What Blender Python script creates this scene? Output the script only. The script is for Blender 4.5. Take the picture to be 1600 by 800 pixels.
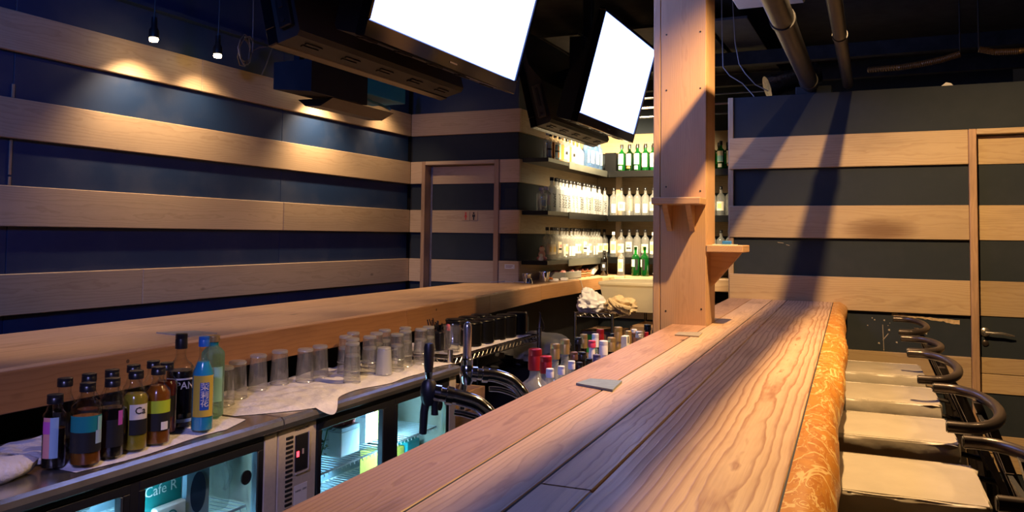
import bpy, bmesh, math, random
from mathutils import Vector, Matrix

# ---------------------------------------------------------------- clear
for _o in list(bpy.data.objects):
    bpy.data.objects.remove(_o)
SC = bpy.context.scene
COL = SC.collection
PI = math.pi

# ---------------------------------------------------------------- camera
H = 1.40
YAW, PITCH, ROLL, FPX, CYPX = .4327, .049, .0122, 1269.2, 304.7
fwd = Vector((-math.sin(YAW) * math.cos(PITCH), math.cos(YAW) * math.cos(PITCH), math.sin(PITCH)))
r0 = Vector((math.cos(YAW), math.sin(YAW), 0))
u0 = r0.cross(fwd)
rt = r0 * math.cos(ROLL) + u0 * math.sin(ROLL)
up = u0 * math.cos(ROLL) - r0 * math.sin(ROLL)
cam_data = bpy.data.cameras.new('camera')
cam = bpy.data.objects.new('camera', cam_data)
COL.objects.link(cam)
M3 = Matrix((rt, up, -fwd)).transposed()
cam.matrix_world = Matrix.Translation((0, 0, H)) @ M3.to_4x4()
cam_data.sensor_fit = 'HORIZONTAL'
cam_data.sensor_width = 36.0
cam_data.lens = 36.0 * FPX / 1600.0
cam_data.shift_x = 0.0
cam_data.shift_y = -(400 - CYPX) / 1600.0
cam_data.clip_start = .05
cam_data.clip_end = 60
SC.camera = cam

# ---------------------------------------------------------------- world, exposure
world = bpy.data.worlds.new('world')
SC.world = world
world.use_nodes = True
bg = world.node_tree.nodes['Background']
bg.inputs[0].default_value = (.5, .42, .45, 1)
bg.inputs[1].default_value = .010
SC.view_settings.view_transform = 'Standard'
SC.view_settings.look = 'None'
SC.view_settings.gamma = 1
SC.view_settings.use_curve_mapping = False
SC.view_settings.exposure = 0.0
try:
    SC.cycles.use_denoising = True
    SC.cycles.max_bounces = 10
    SC.cycles.transparent_max_bounces = 24
    SC.cycles.sample_clamp_indirect = 4
    SC.cycles.caustics_reflective = False
    SC.cycles.caustics_refractive = False
except Exception:
    pass


def light(name, kind, loc, power, color, target=None, size=.05, spot=None, blend=.3, size_y=None):
    d = bpy.data.lights.new(name, kind)
    d.energy = power
    d.color = color
    if kind == 'AREA':
        d.size = size
        if size_y:
            d.shape = 'RECTANGLE'
            d.size_y = size_y
    else:
        d.shadow_soft_size = size
    if kind == 'SPOT':
        d.spot_size = math.radians(spot)
        d.spot_blend = blend
    o = bpy.data.objects.new(name, d)
    COL.objects.link(o)
    o.location = loc
    if target is not None:
        dv = Vector(target) - Vector(loc)
        o.rotation_euler = dv.to_track_quat('-Z', 'Y').to_euler()
    return o


WARM = (1, .615, .265)
# key: warm ceiling spot over the guests' side of the bar; weaker warm lamp further to the right
light('bar_spot_light', 'SPOT', (-.068, 2.95, 2.835), 370, WARM, (.95, 3.3, 0), .018, 157, .45)
light('stool_spot_light', 'SPOT', (1.15, 3.1, 2.85), 62, WARM, (.25, 3.0, 0), .03, 100, .6)
# blue-violet fill: added spot behind the viewer, in place of an unseen screen
light('violet_fill_light', 'SPOT', (-.2, -1.0, 2.7), 250, (.40, .38, 1), (-1.92, 2.35, .85), .12, 38, .6)
# warm spots in a row over the back counter, between the screens and the left wall
for _y in (.9, 1.8, 2.7, 3.6, 4.5, 5.3):
    light('counter_spot_light', 'SPOT', (-2.74, _y, 2.95), 72, (1, .69, .42), (-2.72, _y, 0), .04, 37, .8)
light('rack_fill_light', 'SPOT', (-1.05, 5.00, 2.72), 300, (1, .70, .38), (-2.05, 6.20, .98), .04, 62, .9)  # added fill spot, unseen, to brighten the tub and counter front
# cool stage-like wash on the left wall
light('blue_wash_light', 'SPOT', (-1.9, -.2, 2.75), 210, (.045, .20, 1), (-3.75, 3.3, 1.60), .15, 60, .8)

# ---------------------------------------------------------------- materials
def nt(name):
    m = bpy.data.materials.new(name)
    m.use_nodes = True
    t = m.node_tree
    b = t.nodes['Principled BSDF']
    return m, t, b


def N(t, kind, **kw):
    n = t.nodes.new(kind)
    for k, v in kw.items():
        setattr(n, k, v)
    return n


def setin(n, **kw):
    for k, v in kw.items():
        n.inputs[k].default_value = v


def math_(t, op, a, b=None, c=None):
    n = N(t, 'ShaderNodeMath', operation=op)
    for i, v in enumerate((a, b, c)):
        if v is None:
            continue
        if isinstance(v, (int, float)):
            n.inputs[i].default_value = v
        else:
            t.links.new(v, n.inputs[i])
    return n.outputs[0]


def mix_(t, fac, a, b, blend='MIX'):
    n = N(t, 'ShaderNodeMix', data_type='RGBA', blend_type=blend)
    for i, v in ((0, fac), (6, a), (7, b)):
        if isinstance(v, (int, float)):
            n.inputs[i].default_value = v
        elif isinstance(v, tuple):
            n.inputs[i].default_value = v if len(v) == 4 else v + (1,)
        else:
            t.links.new(v, n.inputs[i])
    return n.outputs[2]


def ramp_(t, fac, stops):
    n = N(t, 'ShaderNodeValToRGB')
    e = n.color_ramp.elements
    while len(e) < len(stops):
        e.new(.5)
    for el, (p, c) in zip(e, stops):
        el.position = p
        el.color = c if len(c) == 4 else c + (1,)
    t.links.new(fac, n.inputs[0])
    return n.outputs[0]


def maprange(t, v, a, b, c=0, d=1):
    n = N(t, 'ShaderNodeMapRange')
    t.links.new(v, n.inputs[0])
    for i, x in enumerate((a, b, c, d)):
        n.inputs[i + 1].default_value = x
    return n.outputs[0]


def noise_(t, vec, scale, detail=3, rough=.5, dist=0):
    n = N(t, 'ShaderNodeTexNoise')
    t.links.new(vec, n.inputs['Vector'])
    setin(n, Scale=scale, Detail=detail, Roughness=rough, Distortion=dist)
    return n.outputs[0]


def coords(t, scale=(1, 1, 1), rand=True):
    tc = N(t, 'ShaderNodeTexCoord')
    mp = N(t, 'ShaderNodeMapping')
    mp.inputs['Scale'].default_value = scale
    t.links.new(tc.outputs['Object'], mp.inputs['Vector'])
    if rand:
        oi = N(t, 'ShaderNodeObjectInfo')
        c = N(t, 'ShaderNodeCombineXYZ')
        k = math_(t, 'MULTIPLY', oi.outputs['Random'], 40.0)
        for i in range(3):
            t.links.new(k, c.inputs[i])
        t.links.new(c.outputs[0], mp.inputs['Location'])
    return mp.outputs[0], tc.outputs['Object']


def wood(name, light_c, dark_c, ring=.010, contrast=1.0, rough=.45, knots=.5, wear=.3, tint=.12, bump=.08, depth=.035, stain=None, wobble=.085):
    """softwood board; the grain runs along the object's local X"""
    m, t, b = nt(name)
    tc = N(t, 'ShaderNodeTexCoord')
    oi = N(t, 'ShaderNodeObjectInfo')
    sx = N(t, 'ShaderNodeSeparateXYZ')
    t.links.new(tc.outputs['Object'], sx.inputs[0])
    x, y, z = sx.outputs
    rnd = oi.outputs['Random']
    xo = math_(t, 'ADD', x, math_(t, 'MULTIPLY', rnd, 37.0))
    cb = N(t, 'ShaderNodeCombineXYZ')
    t.links.new(math_(t, 'MULTIPLY', xo, 1.1), cb.inputs[0])
    t.links.new(math_(t, 'MULTIPLY', y, 5.0), cb.inputs[1])
    t.links.new(math_(t, 'MULTIPLY', z, 5.0), cb.inputs[2])
    n1 = noise_(t, cb.outputs[0], 1.0, 2, .5)
    n2 = noise_(t, cb.outputs[0], 3.1, 3, .55)
    wob = math_(t, 'MULTIPLY', math_(t, 'SUBTRACT', n1, .5), wobble)
    yy = math_(t, 'ADD', y, math_(t, 'MULTIPLY', math_(t, 'SUBTRACT', rnd, .5), .10))
    yy = math_(t, 'ADD', yy, wob)
    dz = math_(t, 'ADD', math_(t, 'ADD', z, depth), math_(t, 'MULTIPLY', math_(t, 'SUBTRACT', n2, .5), .05))
    r = math_(t, 'SQRT', math_(t, 'ADD', math_(t, 'MULTIPLY', yy, yy), math_(t, 'MULTIPLY', dz, dz)))
    s = math_(t, 'FRACT', math_(t, 'DIVIDE', r, ring))
    band = ramp_(t, s, [(0, (0, 0, 0)), (.55, (.25, .25, .25)), (.86, (1, 1, 1)), (1, (0, 0, 0))])
    # fine fibres
    cf = N(t, 'ShaderNodeCombineXYZ')
    t.links.new(math_(t, 'MULTIPLY', xo, 6.0), cf.inputs[0])
    t.links.new(math_(t, 'MULTIPLY', y, 260.0), cf.inputs[1])
    t.links.new(math_(t, 'MULTIPLY', z, 260.0), cf.inputs[2])
    fib = noise_(t, cf.outputs[0], 1.0, 2, .6)
    fac = math_(t, 'ADD', math_(t, 'MULTIPLY', band, .75 * contrast), math_(t, 'MULTIPLY', math_(t, 'SUBTRACT', fib, .5), .55 * contrast))
    fac = math_(t, 'MAXIMUM', math_(t, 'MINIMUM', fac, 1.0), 0.0)
    c = mix_(t, fac, light_c, dark_c)
    # board to board tint and broad weathering
    v = N(t, 'ShaderNodeHueSaturation')
    t.links.new(c, v.inputs['Color'])
    t.links.new(maprange(t, rnd, 0, 1, 1 - tint, 1 + tint), v.inputs['Value'])
    c = v.outputs[0]
    cw = N(t, 'ShaderNodeCombineXYZ')
    t.links.new(math_(t, 'MULTIPLY', xo, 1.6), cw.inputs[0])
    t.links.new(math_(t, 'MULTIPLY', y, 7.0), cw.inputs[1])
    t.links.new(math_(t, 'MULTIPLY', z, 7.0), cw.inputs[2])
    wn = noise_(t, cw.outputs[0], 1.3, 4, .6)
    dk = tuple(.55 * q for q in dark_c)
    c = mix_(t, math_(t, 'MULTIPLY', maprange(t, wn, .52, .75), wear), c, dk)
    # knots
    if knots > 0:
        ck = N(t, 'ShaderNodeCombineXYZ')
        t.links.new(math_(t, 'MULTIPLY', xo, 2.2), ck.inputs[0])
        t.links.new(math_(t, 'MULTIPLY', y, 4.6), ck.inputs[1])
        t.links.new(math_(t, 'MULTIPLY', z, 4.6), ck.inputs[2])
        vo = N(t, 'ShaderNodeTexVoronoi')
        t.links.new(ck.outputs[0], vo.inputs['Vector'])
        setin(vo, Scale=1.0)
        kf = maprange(t, vo.outputs['Distance'], .075, .035)
        c = mix_(t, math_(t, 'MULTIPLY', kf, knots), c, tuple(.32 * q for q in dark_c))
    if stain is not None:
        (sxp, szp, wx, wz, sc) = stain
        ex = math_(t, 'DIVIDE', math_(t, 'SUBTRACT', x, sxp), wx)
        ez = math_(t, 'DIVIDE', math_(t, 'SUBTRACT', y, szp), wz)
        q = math_(t, 'ADD', math_(t, 'MULTIPLY', ex, ex), math_(t, 'MULTIPLY', ez, ez))
        q = math_(t, 'ADD', q, math_(t, 'MULTIPLY', math_(t, 'SUBTRACT', fib, .5), 1.2))
        c = mix_(t, maprange(t, q, 1.3, .1, 0, .8), c, sc)
    t.links.new(c, b.inputs['Base Color'])
    rr = maprange(t, wn, .2, .8, rough - .08, rough + .12)
    t.links.new(rr, b.inputs['Roughness'])
    if bump:
        bp = N(t, 'ShaderNodeBump')
        bp.inputs['Strength'].default_value = bump
        bp.inputs['Distance'].default_value = .004
        t.links.new(fac, bp.inputs['Height'])
        t.links.new(bp.outputs[0], b.inputs['Normal'])
    return m


def plain(name, col, rough=.5, metal=0, nscale=0, namt=.15, bump=0, spec=None, coat=0):
    m, t, b = nt(name)
    setin(b, Roughness=rough, Metallic=metal)
    b.inputs['Base Color'].default_value = tuple(col) + (1,)
    if spec is not None:
        b.inputs['Specular IOR Level'].default_value = spec
    if coat:
        b.inputs['Coat Weight'].default_value = coat
    if nscale:
        v, _ = coords(t)
        n = noise_(t, v, nscale, 4, .6)
        c = mix_(t, maprange(t, n, .3, .7), tuple(q * (1 - namt) for q in col), tuple(min(1, q * (1 + namt)) for q in col))
        t.links.new(c, b.inputs['Base Color'])
        if bump:
            bp = N(t, 'ShaderNodeBump')
            bp.inputs['Strength'].default_value = bump
            bp.inputs['Distance'].default_value = .01
            t.links.new(n, bp.inputs['Height'])
            t.links.new(bp.outputs[0], b.inputs['Normal'])
    return m


def emit(name, col, strength):
    m, t, b = nt(name)
    b.inputs['Base Color'].default_value = (0, 0, 0, 1)
    b.inputs['Emission Color'].default_value = tuple(col) + (1,)
    b.inputs['Emission Strength'].default_value = strength
    return m


def thin_glass(name, tint=(1, 1, 1), edge=.55, gloss=.05, base=.10, body=(.8, .85, .85), milk=.0):
    """thin walled glass: clear when seen face on, denser and shinier towards its edges"""
    m = bpy.data.materials.new(name)
    m.use_nodes = True
    t = m.node_tree
    t.nodes.clear()
    out = N(t, 'ShaderNodeOutputMaterial')
    tr = N(t, 'ShaderNodeBsdfTransparent')
    gl = N(t, 'ShaderNodeBsdfGlossy')
    gl.inputs['Roughness'].default_value = gloss
    gl.inputs['Color'].default_value = (1, 1, 1, 1)
    lw = N(t, 'ShaderNodeLayerWeight')
    lw.inputs['Blend'].default_value = .35
    tcol = mix_(t, math_(t, 'MULTIPLY', lw.outputs['Facing'], edge), tint, tuple(q * .35 for q in body))
    t.links.new(tcol, tr.inputs['Color'])
    f = math_(t, 'ADD', math_(t, 'MULTIPLY', math_(t, 'POWER', lw.outputs['Facing'], 2.5), .55), base * .5)
    mx = N(t, 'ShaderNodeMixShader')
    t.links.new(f, mx.inputs[0])
    t.links.new(tr.outputs[0], mx.inputs[1])
    t.links.new(gl.outputs[0], mx.inputs[2])
    last = mx
    if milk > 0:
        df = N(t, 'ShaderNodeBsdfTranslucent')
        df.inputs['Color'].default_value = tuple(body) + (1,)
        d2 = N(t, 'ShaderNodeBsdfDiffuse')
        d2.inputs['Color'].default_value = tuple(body) + (1,)
        md = N(t, 'ShaderNodeMixShader')
        md.inputs[0].default_value = .5
        t.links.new(df.outputs[0], md.inputs[1])
        t.links.new(d2.outputs[0], md.inputs[2])
        m2 = N(t, 'ShaderNodeMixShader')
        m2.inputs[0].default_value = milk
        t.links.new(mx.outputs[0], m2.inputs[1])
        t.links.new(md.outputs[0], m2.inputs[2])
        last = m2
    t.links.new(last.outputs[0], out.inputs['Surface'])
    return m


MAT = {}
MAT['plank'] = wood('wall plank wood', (.60, .425, .25), (.40, .25, .13), ring=.012, contrast=.55, rough=.5, knots=.75, wear=.22)
MAT['plank_stain'] = wood('scorched plank wood', (.48, .345, .19), (.33, .20, .095), ring=.012, contrast=.55, rough=.5, knots=.75, wear=.2,
                          stain=(.205, -.045, .19, .075, (.13, .055, .018)))
MAT['plank_old'] = wood('aged plank wood', (.48, .345, .19), (.33, .20, .095), ring=.012, contrast=.6, rough=.5, knots=.8, wear=.35)
MAT['frame_wood'] = wood('door frame wood', (.47, .29, .16), (.27, .15, .08), ring=.009, contrast=.6, rough=.5, knots=.2, wear=.5)
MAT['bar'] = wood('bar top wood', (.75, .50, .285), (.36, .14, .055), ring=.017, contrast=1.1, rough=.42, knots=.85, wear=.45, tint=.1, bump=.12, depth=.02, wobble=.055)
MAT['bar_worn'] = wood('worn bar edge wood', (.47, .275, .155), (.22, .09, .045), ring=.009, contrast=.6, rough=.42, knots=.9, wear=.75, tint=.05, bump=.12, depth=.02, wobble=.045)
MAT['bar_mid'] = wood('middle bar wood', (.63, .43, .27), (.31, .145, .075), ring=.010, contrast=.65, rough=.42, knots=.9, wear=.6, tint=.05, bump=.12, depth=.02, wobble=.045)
MAT['slab'] = wood('back counter slab wood', (.60, .375, .20), (.36, .18, .08), ring=.02, contrast=.75, rough=.38, knots=.7, wear=.35)
MAT['slab_shaded'] = wood('back counter shaded edge wood', (.36, .17, .06), (.22, .09, .03), ring=.02, contrast=.45, rough=.4, knots=.4, wear=.35)  # darkened slab wood, the front face's shade put into the colour
MAT['post'] = wood('post wood', (.50, .305, .165), (.35, .19, .095), ring=.008, contrast=.5, rough=.5, knots=.5, wear=.25)


def panel_mat(name, col, scuff, rough=.42, spec=.5):
    m, t, b = nt(name)
    v, ob = coords(t)
    n = noise_(t, v, 3.0, 5, .62)
    n2 = noise_(t, v, 24.0, 4, .7)
    f = math_(t, 'MULTIPLY', maprange(t, n, .48, .8), scuff)
    c = mix_(t, f, col, (.16, .16, .17))
    f2 = maprange(t, n2, .70, .80, 0, scuff * .9)
    c = mix_(t, f2, c, (.22, .21, .20))
    t.links.new(c, b.inputs['Base Color'])
    t.links.new(maprange(t, n, .2, .8, rough, rough + .2), b.inputs['Roughness'])
    b.inputs['Specular IOR Level'].default_value = spec
    bp = N(t, 'ShaderNodeBump')
    bp.inputs['Strength'].default_value = .15
    bp.inputs['Distance'].default_value = .003
    t.links.new(n2, bp.inputs['Height'])
    t.links.new(bp.outputs[0], b.inputs['Normal'])
    return m


MAT['navy'] = panel_mat('navy painted panel', (.010, .030, .085), .22)
MAT['slate'] = panel_mat('slate painted panel', (.024, .032, .041), .10, .66, .22)
MAT['black'] = plain('matte black paint', (.008, .008, .009), .8, nscale=6, namt=.4)
MAT['ceil'] = plain('black ceiling paint', (.014, .013, .012), .85, nscale=9, namt=.6)
MAT['floor'] = plain('dark floor', (.03, .025, .022), .6, nscale=8, namt=.4)
MAT['dark'] = plain('black plastic', (.010, .010, .011), .42)
MAT['dgrey'] = plain('dark grey plastic', (.045, .042, .038), .5, nscale=30, namt=.15)
MAT['gloss_black'] = plain('gloss black', (.006, .006, .008), .12)
MAT['steel'] = plain('brushed stainless steel', (.70, .67, .63), .24, .92, nscale=14, namt=.18)
MAT['chrome'] = plain('chrome', (.86, .86, .88), .11, 1)
MAT['wire'] = plain('chromed wire', (.6, .58, .54), .25, 1)
MAT['pipe'] = plain('galvanised pipe', (.026, .026, .030), .38, .3, nscale=20, namt=.35)
MAT['duct'] = plain('aluminium duct foil', (.13, .125, .12), .3, 1, nscale=40, namt=.35, bump=.6)
MAT['flex'] = plain('flexible conduit', (.15, .085, .03), .42, .5)
MAT['cable'] = plain('cable sheath', (.12, .10, .085), .4)
MAT['cable_dark'] = plain('dark cable sheath', (.03, .03, .035), .4)
MAT['cable_white'] = plain('white cable sheath', (.62, .57, .5), .45)
MAT['vinyl'] = plain('cream vinyl', (.48, .425, .34), .36, nscale=8, namt=.08, bump=.35)
MAT['tube'] = plain('gunmetal tube', (.07, .055, .05), .30, .6)
MAT['stool_wood'] = plain('dark stool frame', (.02, .016, .014), .35, nscale=40, namt=.4)
MAT['cream'] = plain('cream enamel', (.60, .52, .39), .4, nscale=60, namt=.06)
MAT['towel'] = plain('white towel', (.78, .76, .78), .9, nscale=60, namt=.08, bump=.5)
MAT['white'] = plain('white plastic', (.75, .74, .70), .4)
MAT['bag'] = plain('white plastic bag', (.78, .77, .76), .35, nscale=12, namt=.05, bump=.3)
MAT['tan'] = plain('tan cloth', (.66, .50, .29), .85, nscale=30, namt=.15, bump=.4)
MAT['card'] = plain('cardboard', (.33, .20, .11), .8, nscale=25, namt=.15)
MAT['green_print'] = plain('green print', (.02, .22, .03), .6)
MAT['liner'] = plain('fridge liner', (.34, .42, .47), .4)
MAT['padblue'] = plain('slate coaster plate', (.20, .26, .31), .5, nscale=40, namt=.15)
MAT['padgrey'] = plain('grey coaster plate', (.33, .29, .22), .5, nscale=40, namt=.15)
MAT['ink'] = plain('black ink', (.015, .014, .014), .5)
MAT['paper'] = plain('white paper label', (.80, .77, .70), .6)
MAT['red'] = plain('red ink', (.60, .06, .04), .5)
MAT['gold'] = plain('gold foil', (.62, .42, .17), .32, .7)
MAT['redfoil'] = plain('red foil', (.45, .02, .025), .3, .4)
MAT['copper'] = plain('copper foil', (.30, .15, .09), .35, .7)
MAT['silverfoil'] = plain('crinkled foil', (.72, .70, .72), .3, .8, nscale=60, namt=.2, bump=1.0)
MAT['blackcap'] = plain('black cap', (.012, .011, .012), .3)
MAT['whitecap'] = plain('white cap', (.78, .75, .80), .4)
MAT['pinkcap'] = plain('pink cap', (.62, .05, .12), .4)
MAT['purplecap'] = plain('violet cap', (.13, .11, .20), .4)
MAT['bluecap'] = plain('blue cap', (.03, .16, .50), .3)
MAT['glass'] = thin_glass('clear glass', (.985, .99, .985), .30, .10, .20, milk=.05, body=(.9, .9, .88))
MAT['glass_rim_glint'] = thin_glass('thick glass rim glint', (.95, .96, .95), .3, .10, .35, milk=.30, body=(.9, .9, .88))  # milkier glass, bright highlights of base and rim put into the colour
MAT['glass_lq'] = thin_glass('liqueur bottle glass', (.97, .97, .95), .45, .035, .08)
MAT['tin'] = plain('black tin lacquer', (.005, .005, .005), .32, spec=.25)
MAT['glass_cl'] = thin_glass('clear bottle glass', (.98, .98, .96), .40, .08, .16, milk=.20, body=(.95, .95, .92))
MAT['glass_frost'] = thin_glass('frosted glass', (.93, .94, .94), .35, .3, .2, milk=.45, body=(.86, .88, .90))
MAT['glass_blue'] = thin_glass('pale blue glass', (.55, .74, .95), .5, .06, .14, milk=.22, body=(.35, .58, .92))
MAT['glass_green'] = thin_glass('green glass', (.05, .50, .10), .6, .05, .14, milk=.22, body=(.03, .42, .08))
MAT['glass_dgreen'] = thin_glass('dark green glass', (.02, .16, .04), .6, .05, .14, milk=.2, body=(.02, .13, .03))
MAT['glass_dark'] = thin_glass('dark bottle glass', (.10, .05, .02), .6, .05, .2, milk=.3, body=(.02, .012, .008))
MAT['glass_mint'] = thin_glass('mint glass', (.62, .90, .78), .5, .06, .14, milk=.3, body=(.42, .72, .58))
MAT['pane'] = thin_glass('door pane', (.80, .86, .88), .2, .02, .10)
MAT['tub'] = thin_glass('translucent tub', (.95, .93, .88), .2, .4, .1, milk=.78, body=(.93, .87, .72))

# ---------------------------------------------------------------- mesh helpers
class MB:
    def __init__(s):
        s.v, s.f, s.sm = [], [], []

    def add(s, verts, faces, smooth=False, mat=None):
        o = len(s.v)
        if mat is not None:
            verts = [tuple(mat @ Vector(v)) for v in verts]
        s.v += [tuple(v) for v in verts]
        s.f += [tuple(i + o for i in f) for f in faces]
        s.sm += [smooth] * len(faces)
        return s

    def box(s, x0, x1, y0, y1, z0, z1, mat=None):
        v = [(x, y, z) for z in (z0, z1) for y in (y0, y1) for x in (x0, x1)]
        f = [(0, 2, 3, 1), (4, 5, 7, 6), (0, 1, 5, 4), (2, 6, 7, 3), (0, 4, 6, 2), (1, 3, 7, 5)]
        return s.add(v, f, False, mat)

    def bbox(s, x0, x1, y0, y1, z0, z1, b=.004, seg=1, mat=None):
        bm = bmesh.new()
        bmesh.ops.create_cube(bm, size=1)
        for q in bm.verts:
            q.co = Vector(((x0 + x1) / 2 + q.co.x * (x1 - x0), (y0 + y1) / 2 + q.co.y * (y1 - y0), (z0 + z1) / 2 + q.co.z * (z1 - z0)))
        bmesh.ops.bevel(bm, geom=list(bm.edges), offset=b, segments=seg, affect='EDGES', profile=.5)
        bm.verts.index_update()
        s.add([tuple(q.co) for q in bm.verts], [tuple(q.index for q in f.verts) for f in bm.faces], False, mat)
        bm.free()
        return s

    def lathe(s, prof, n=16, mat=None, smooth=True, cx=0, cy=0):
        """prof: list of (radius, z) from bottom to top; radius 0 closes the end"""
        v, f, rows = [], [], []
        for r, z in prof:
            if r <= 1e-6:
                rows.append([len(v)])
                v.append((cx, cy, z))
            else:
                rows.append(list(range(len(v), len(v) + n)))
                v += [(cx + r * math.cos(2 * PI * k / n), cy + r * math.sin(2 * PI * k / n), z) for k in range(n)]
        for a, b in zip(rows, rows[1:]):
            for k in range(n):
                k2 = (k + 1) % n
                if len(a) == 1 and len(b) == 1:
                    continue
                if len(a) == 1:
                    f.append((a[0], b[k2], b[k]))
                elif len(b) == 1:
                    f.append((a[k], a[k2], b[0]))
                else:
                    f.append((a[k], a[k2], b[k2], b[k]))
        return s.add(v, f, smooth, mat)

    def tube(s, pts, r, n=8, cap=True, smooth=True):
        pts = [Vector(p) for p in pts]
        rs = r if isinstance(r, (list, tuple)) else [r] * len(pts)
        d = [(pts[min(i + 1, len(pts) - 1)] - pts[max(i - 1, 0)]).normalized() for i in range(len(pts))]
        a = Vector((0, 0, 1)) if abs(d[0].z) < .9 else Vector((1, 0, 0))
        u = d[0].cross(a).normalized()
        v, f = [], []
        for i, p in enumerate(pts):
            u = (u - d[i] * u.dot(d[i])).normalized()
            w = d[i].cross(u)
            v += [tuple(p + (u * math.cos(2 * PI * k / n) + w * math.sin(2 * PI * k / n)) * rs[i]) for k in range(n)]
        for i in range(len(pts) - 1):
            for k in range(n):
                k2 = (k + 1) % n
                f.append((i * n + k, i * n + k2, (i + 1) * n + k2, (i + 1) * n + k))
        s.add(v, f, smooth)
        if cap:
            o = len(s.v) - len(v)
            s.f.append(tuple(o + k for k in reversed(range(n))))
            s.f.append(tuple(o + (len(pts) - 1) * n + k for k in range(n)))
            s.sm += [False, False]
        return s

    def prism(s, poly, axis, a, b):
        """extrude a 2-D polygon along an axis ('x','y','z') from a to b"""
        def P(p, w):
            return {'x': (w, p[0], p[1]), 'y': (p[0], w, p[1]), 'z': (p[0], p[1], w)}[axis]
        n = len(poly)
        v = [P(p, a) for p in poly] + [P(p, b) for p in poly]
        f = [tuple(reversed(range(n))), tuple(range(n, 2 * n))] + [(k, (k + 1) % n, n + (k + 1) % n, n + k) for k in range(n)]
        return s.add(v, f)

    def grid(s, fn, nu, nv, smooth=True):
        v = [tuple(fn(i / nu, j / nv)) for j in range(nv + 1) for i in range(nu + 1)]
        f = [(j * (nu + 1) + i, j * (nu + 1) + i + 1, (j + 1) * (nu + 1) + i + 1, (j + 1) * (nu + 1) + i) for j in range(nv) for i in range(nu)]
        return s.add(v, f, smooth)

    def mesh(s, name, mat=None, fix=True):
        me = bpy.data.meshes.new(name)
        me.from_pydata(s.v, [], s.f)
        if fix:
            bm = bmesh.new()
            bm.from_mesh(me)
            bmesh.ops.recalc_face_normals(bm, faces=list(bm.faces))
            bm.to_mesh(me)
            bm.free()
        me.polygons.foreach_set('use_smooth', s.sm)
        if any(s.sm):
            me.set_sharp_from_angle(angle=math.radians(42))
        if mat is not None:
            me.materials.append(mat)
        me.update()
        return me

    def obj(s, name, mat, parent=None, loc=(0, 0, 0), rot=(0, 0, 0), **props):
        return link(name, s.mesh(name, mat), parent, loc, rot, **props)


def link(name, me, parent=None, loc=(0, 0, 0), rot=(0, 0, 0), **props):
    o = bpy.data.objects.new(name, me)
    COL.objects.link(o)
    o.location = loc
    o.rotation_euler = rot
    if parent is not None:
        o.parent = parent
    for k, v in props.items():
        o[k] = v
    return o


def thing(name, label, cat, loc=(0, 0, 0), rz=0, group=None):
    o = bpy.data.objects.new(name, None)
    COL.objects.link(o)
    o.empty_display_size = .05
    o.location = loc
    o.rotation_euler = (0, 0, rz)
    tag(o, label, cat, group)
    return o


def tag(o, label, cat, group=None):
    o['label'] = label
    o['category'] = cat
    if group:
        o['group'] = group
    return o


def structure(name, label=None):
    o = bpy.data.objects.new(name, None)
    COL.objects.link(o)
    o['kind'] = 'structure'
    if label:
        o['label'] = label
    return o


def board(name, mat, parent, x0, x1, y0, y1, z0, z1, b=.003, axis=None, **props):
    """a bevelled board whose grain (local X) follows its longest world side; its faces' local Y is the second longest"""
    c = Vector(((x0 + x1) / 2, (y0 + y1) / 2, (z0 + z1) / 2))
    d = [x1 - x0, y1 - y0, z1 - z0]
    order = sorted(range(3), key=lambda i: -d[i])
    if axis is not None:
        order = [axis] + [i for i in order if i != axis]
    ex, ey = [Vector((0, 0, 0)) for _ in range(2)]
    ex[order[0]] = 1
    ey[order[1]] = 1
    ez = ex.cross(ey)
    R = Matrix((ex, ey, ez)).transposed()
    L = [d[order[0]] / 2, d[order[1]] / 2, d[order[2]] / 2]
    o = MB().bbox(-L[0], L[0], -L[1], L[1], -L[2], L[2], b=min(b, min(L) * .45)).obj(name, mat, parent, **props)
    o.matrix_local = Matrix.Translation(c) @ R.to_4x4()
    return o


def text_mesh(txt, size, mat, name='lettering', align='CENTER', extrude=0.0, bold=False, res=2):
    cu = bpy.data.curves.new(name, 'FONT')
    cu.body = txt
    cu.size = size
    cu.align_x = align
    cu.align_y = 'CENTER'
    cu.resolution_u = res
    cu.extrude = extrude
    if bold:
        cu.offset = size * .012
    o = bpy.data.objects.new(name, cu)
    COL.objects.link(o)
    bpy.context.view_layer.update()
    dg = bpy.context.evaluated_depsgraph_get()
    me = bpy.data.meshes.new_from_object(o.evaluated_get(dg))
    bpy.data.objects.remove(o)
    bpy.data.curves.remove(cu)
    me.materials.clear()
    me.materials.append(mat)
    return me


def wrap_text(me, r, ang, z, vertical=False):
    """bend a flat lettering mesh round a bottle of radius r, facing the direction ang, centred at height z"""
    for v in me.vertices:
        x, y = v.co.x, v.co.y
        if vertical:
            x, y = y, -x
        a = ang + x / r
        v.co = (r * math.cos(a), r * math.sin(a), z + y)
    return me


def crinkle(p, amp, fr, seed=0):
    x, y = p
    s = seed * 1.7
    return amp * (math.sin(x * fr + 2.1 * math.sin(y * fr * .7 + s) + s) * .5 + math.sin(y * fr * 1.3 + 1.7 * math.sin(x * fr * .9 - s)) * .5)

# ---------------------------------------------------------------- the room shell
XL = -3.81            # face of the planks on the left wall
YD = 6.11             # face of the planks round the washroom door
XA = -2.755           # face of the alcove's left wall
YB = 8.12             # back of the alcove
YR = 5.26             # face of the planks on the partition at the end of the bar
ZC = 3.05
LV = [(.14, .335), (.56, .757), (.985, 1.183), (1.411, 1.607), (1.836, 2.030), (2.257, 2.453)]
LR = [(.115, .313), (.545, .743), (.975, 1.172), (1.402, 1.600), (1.833, 2.031)]
PT = .028             # the planks stand this proud of the painted panels

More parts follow.
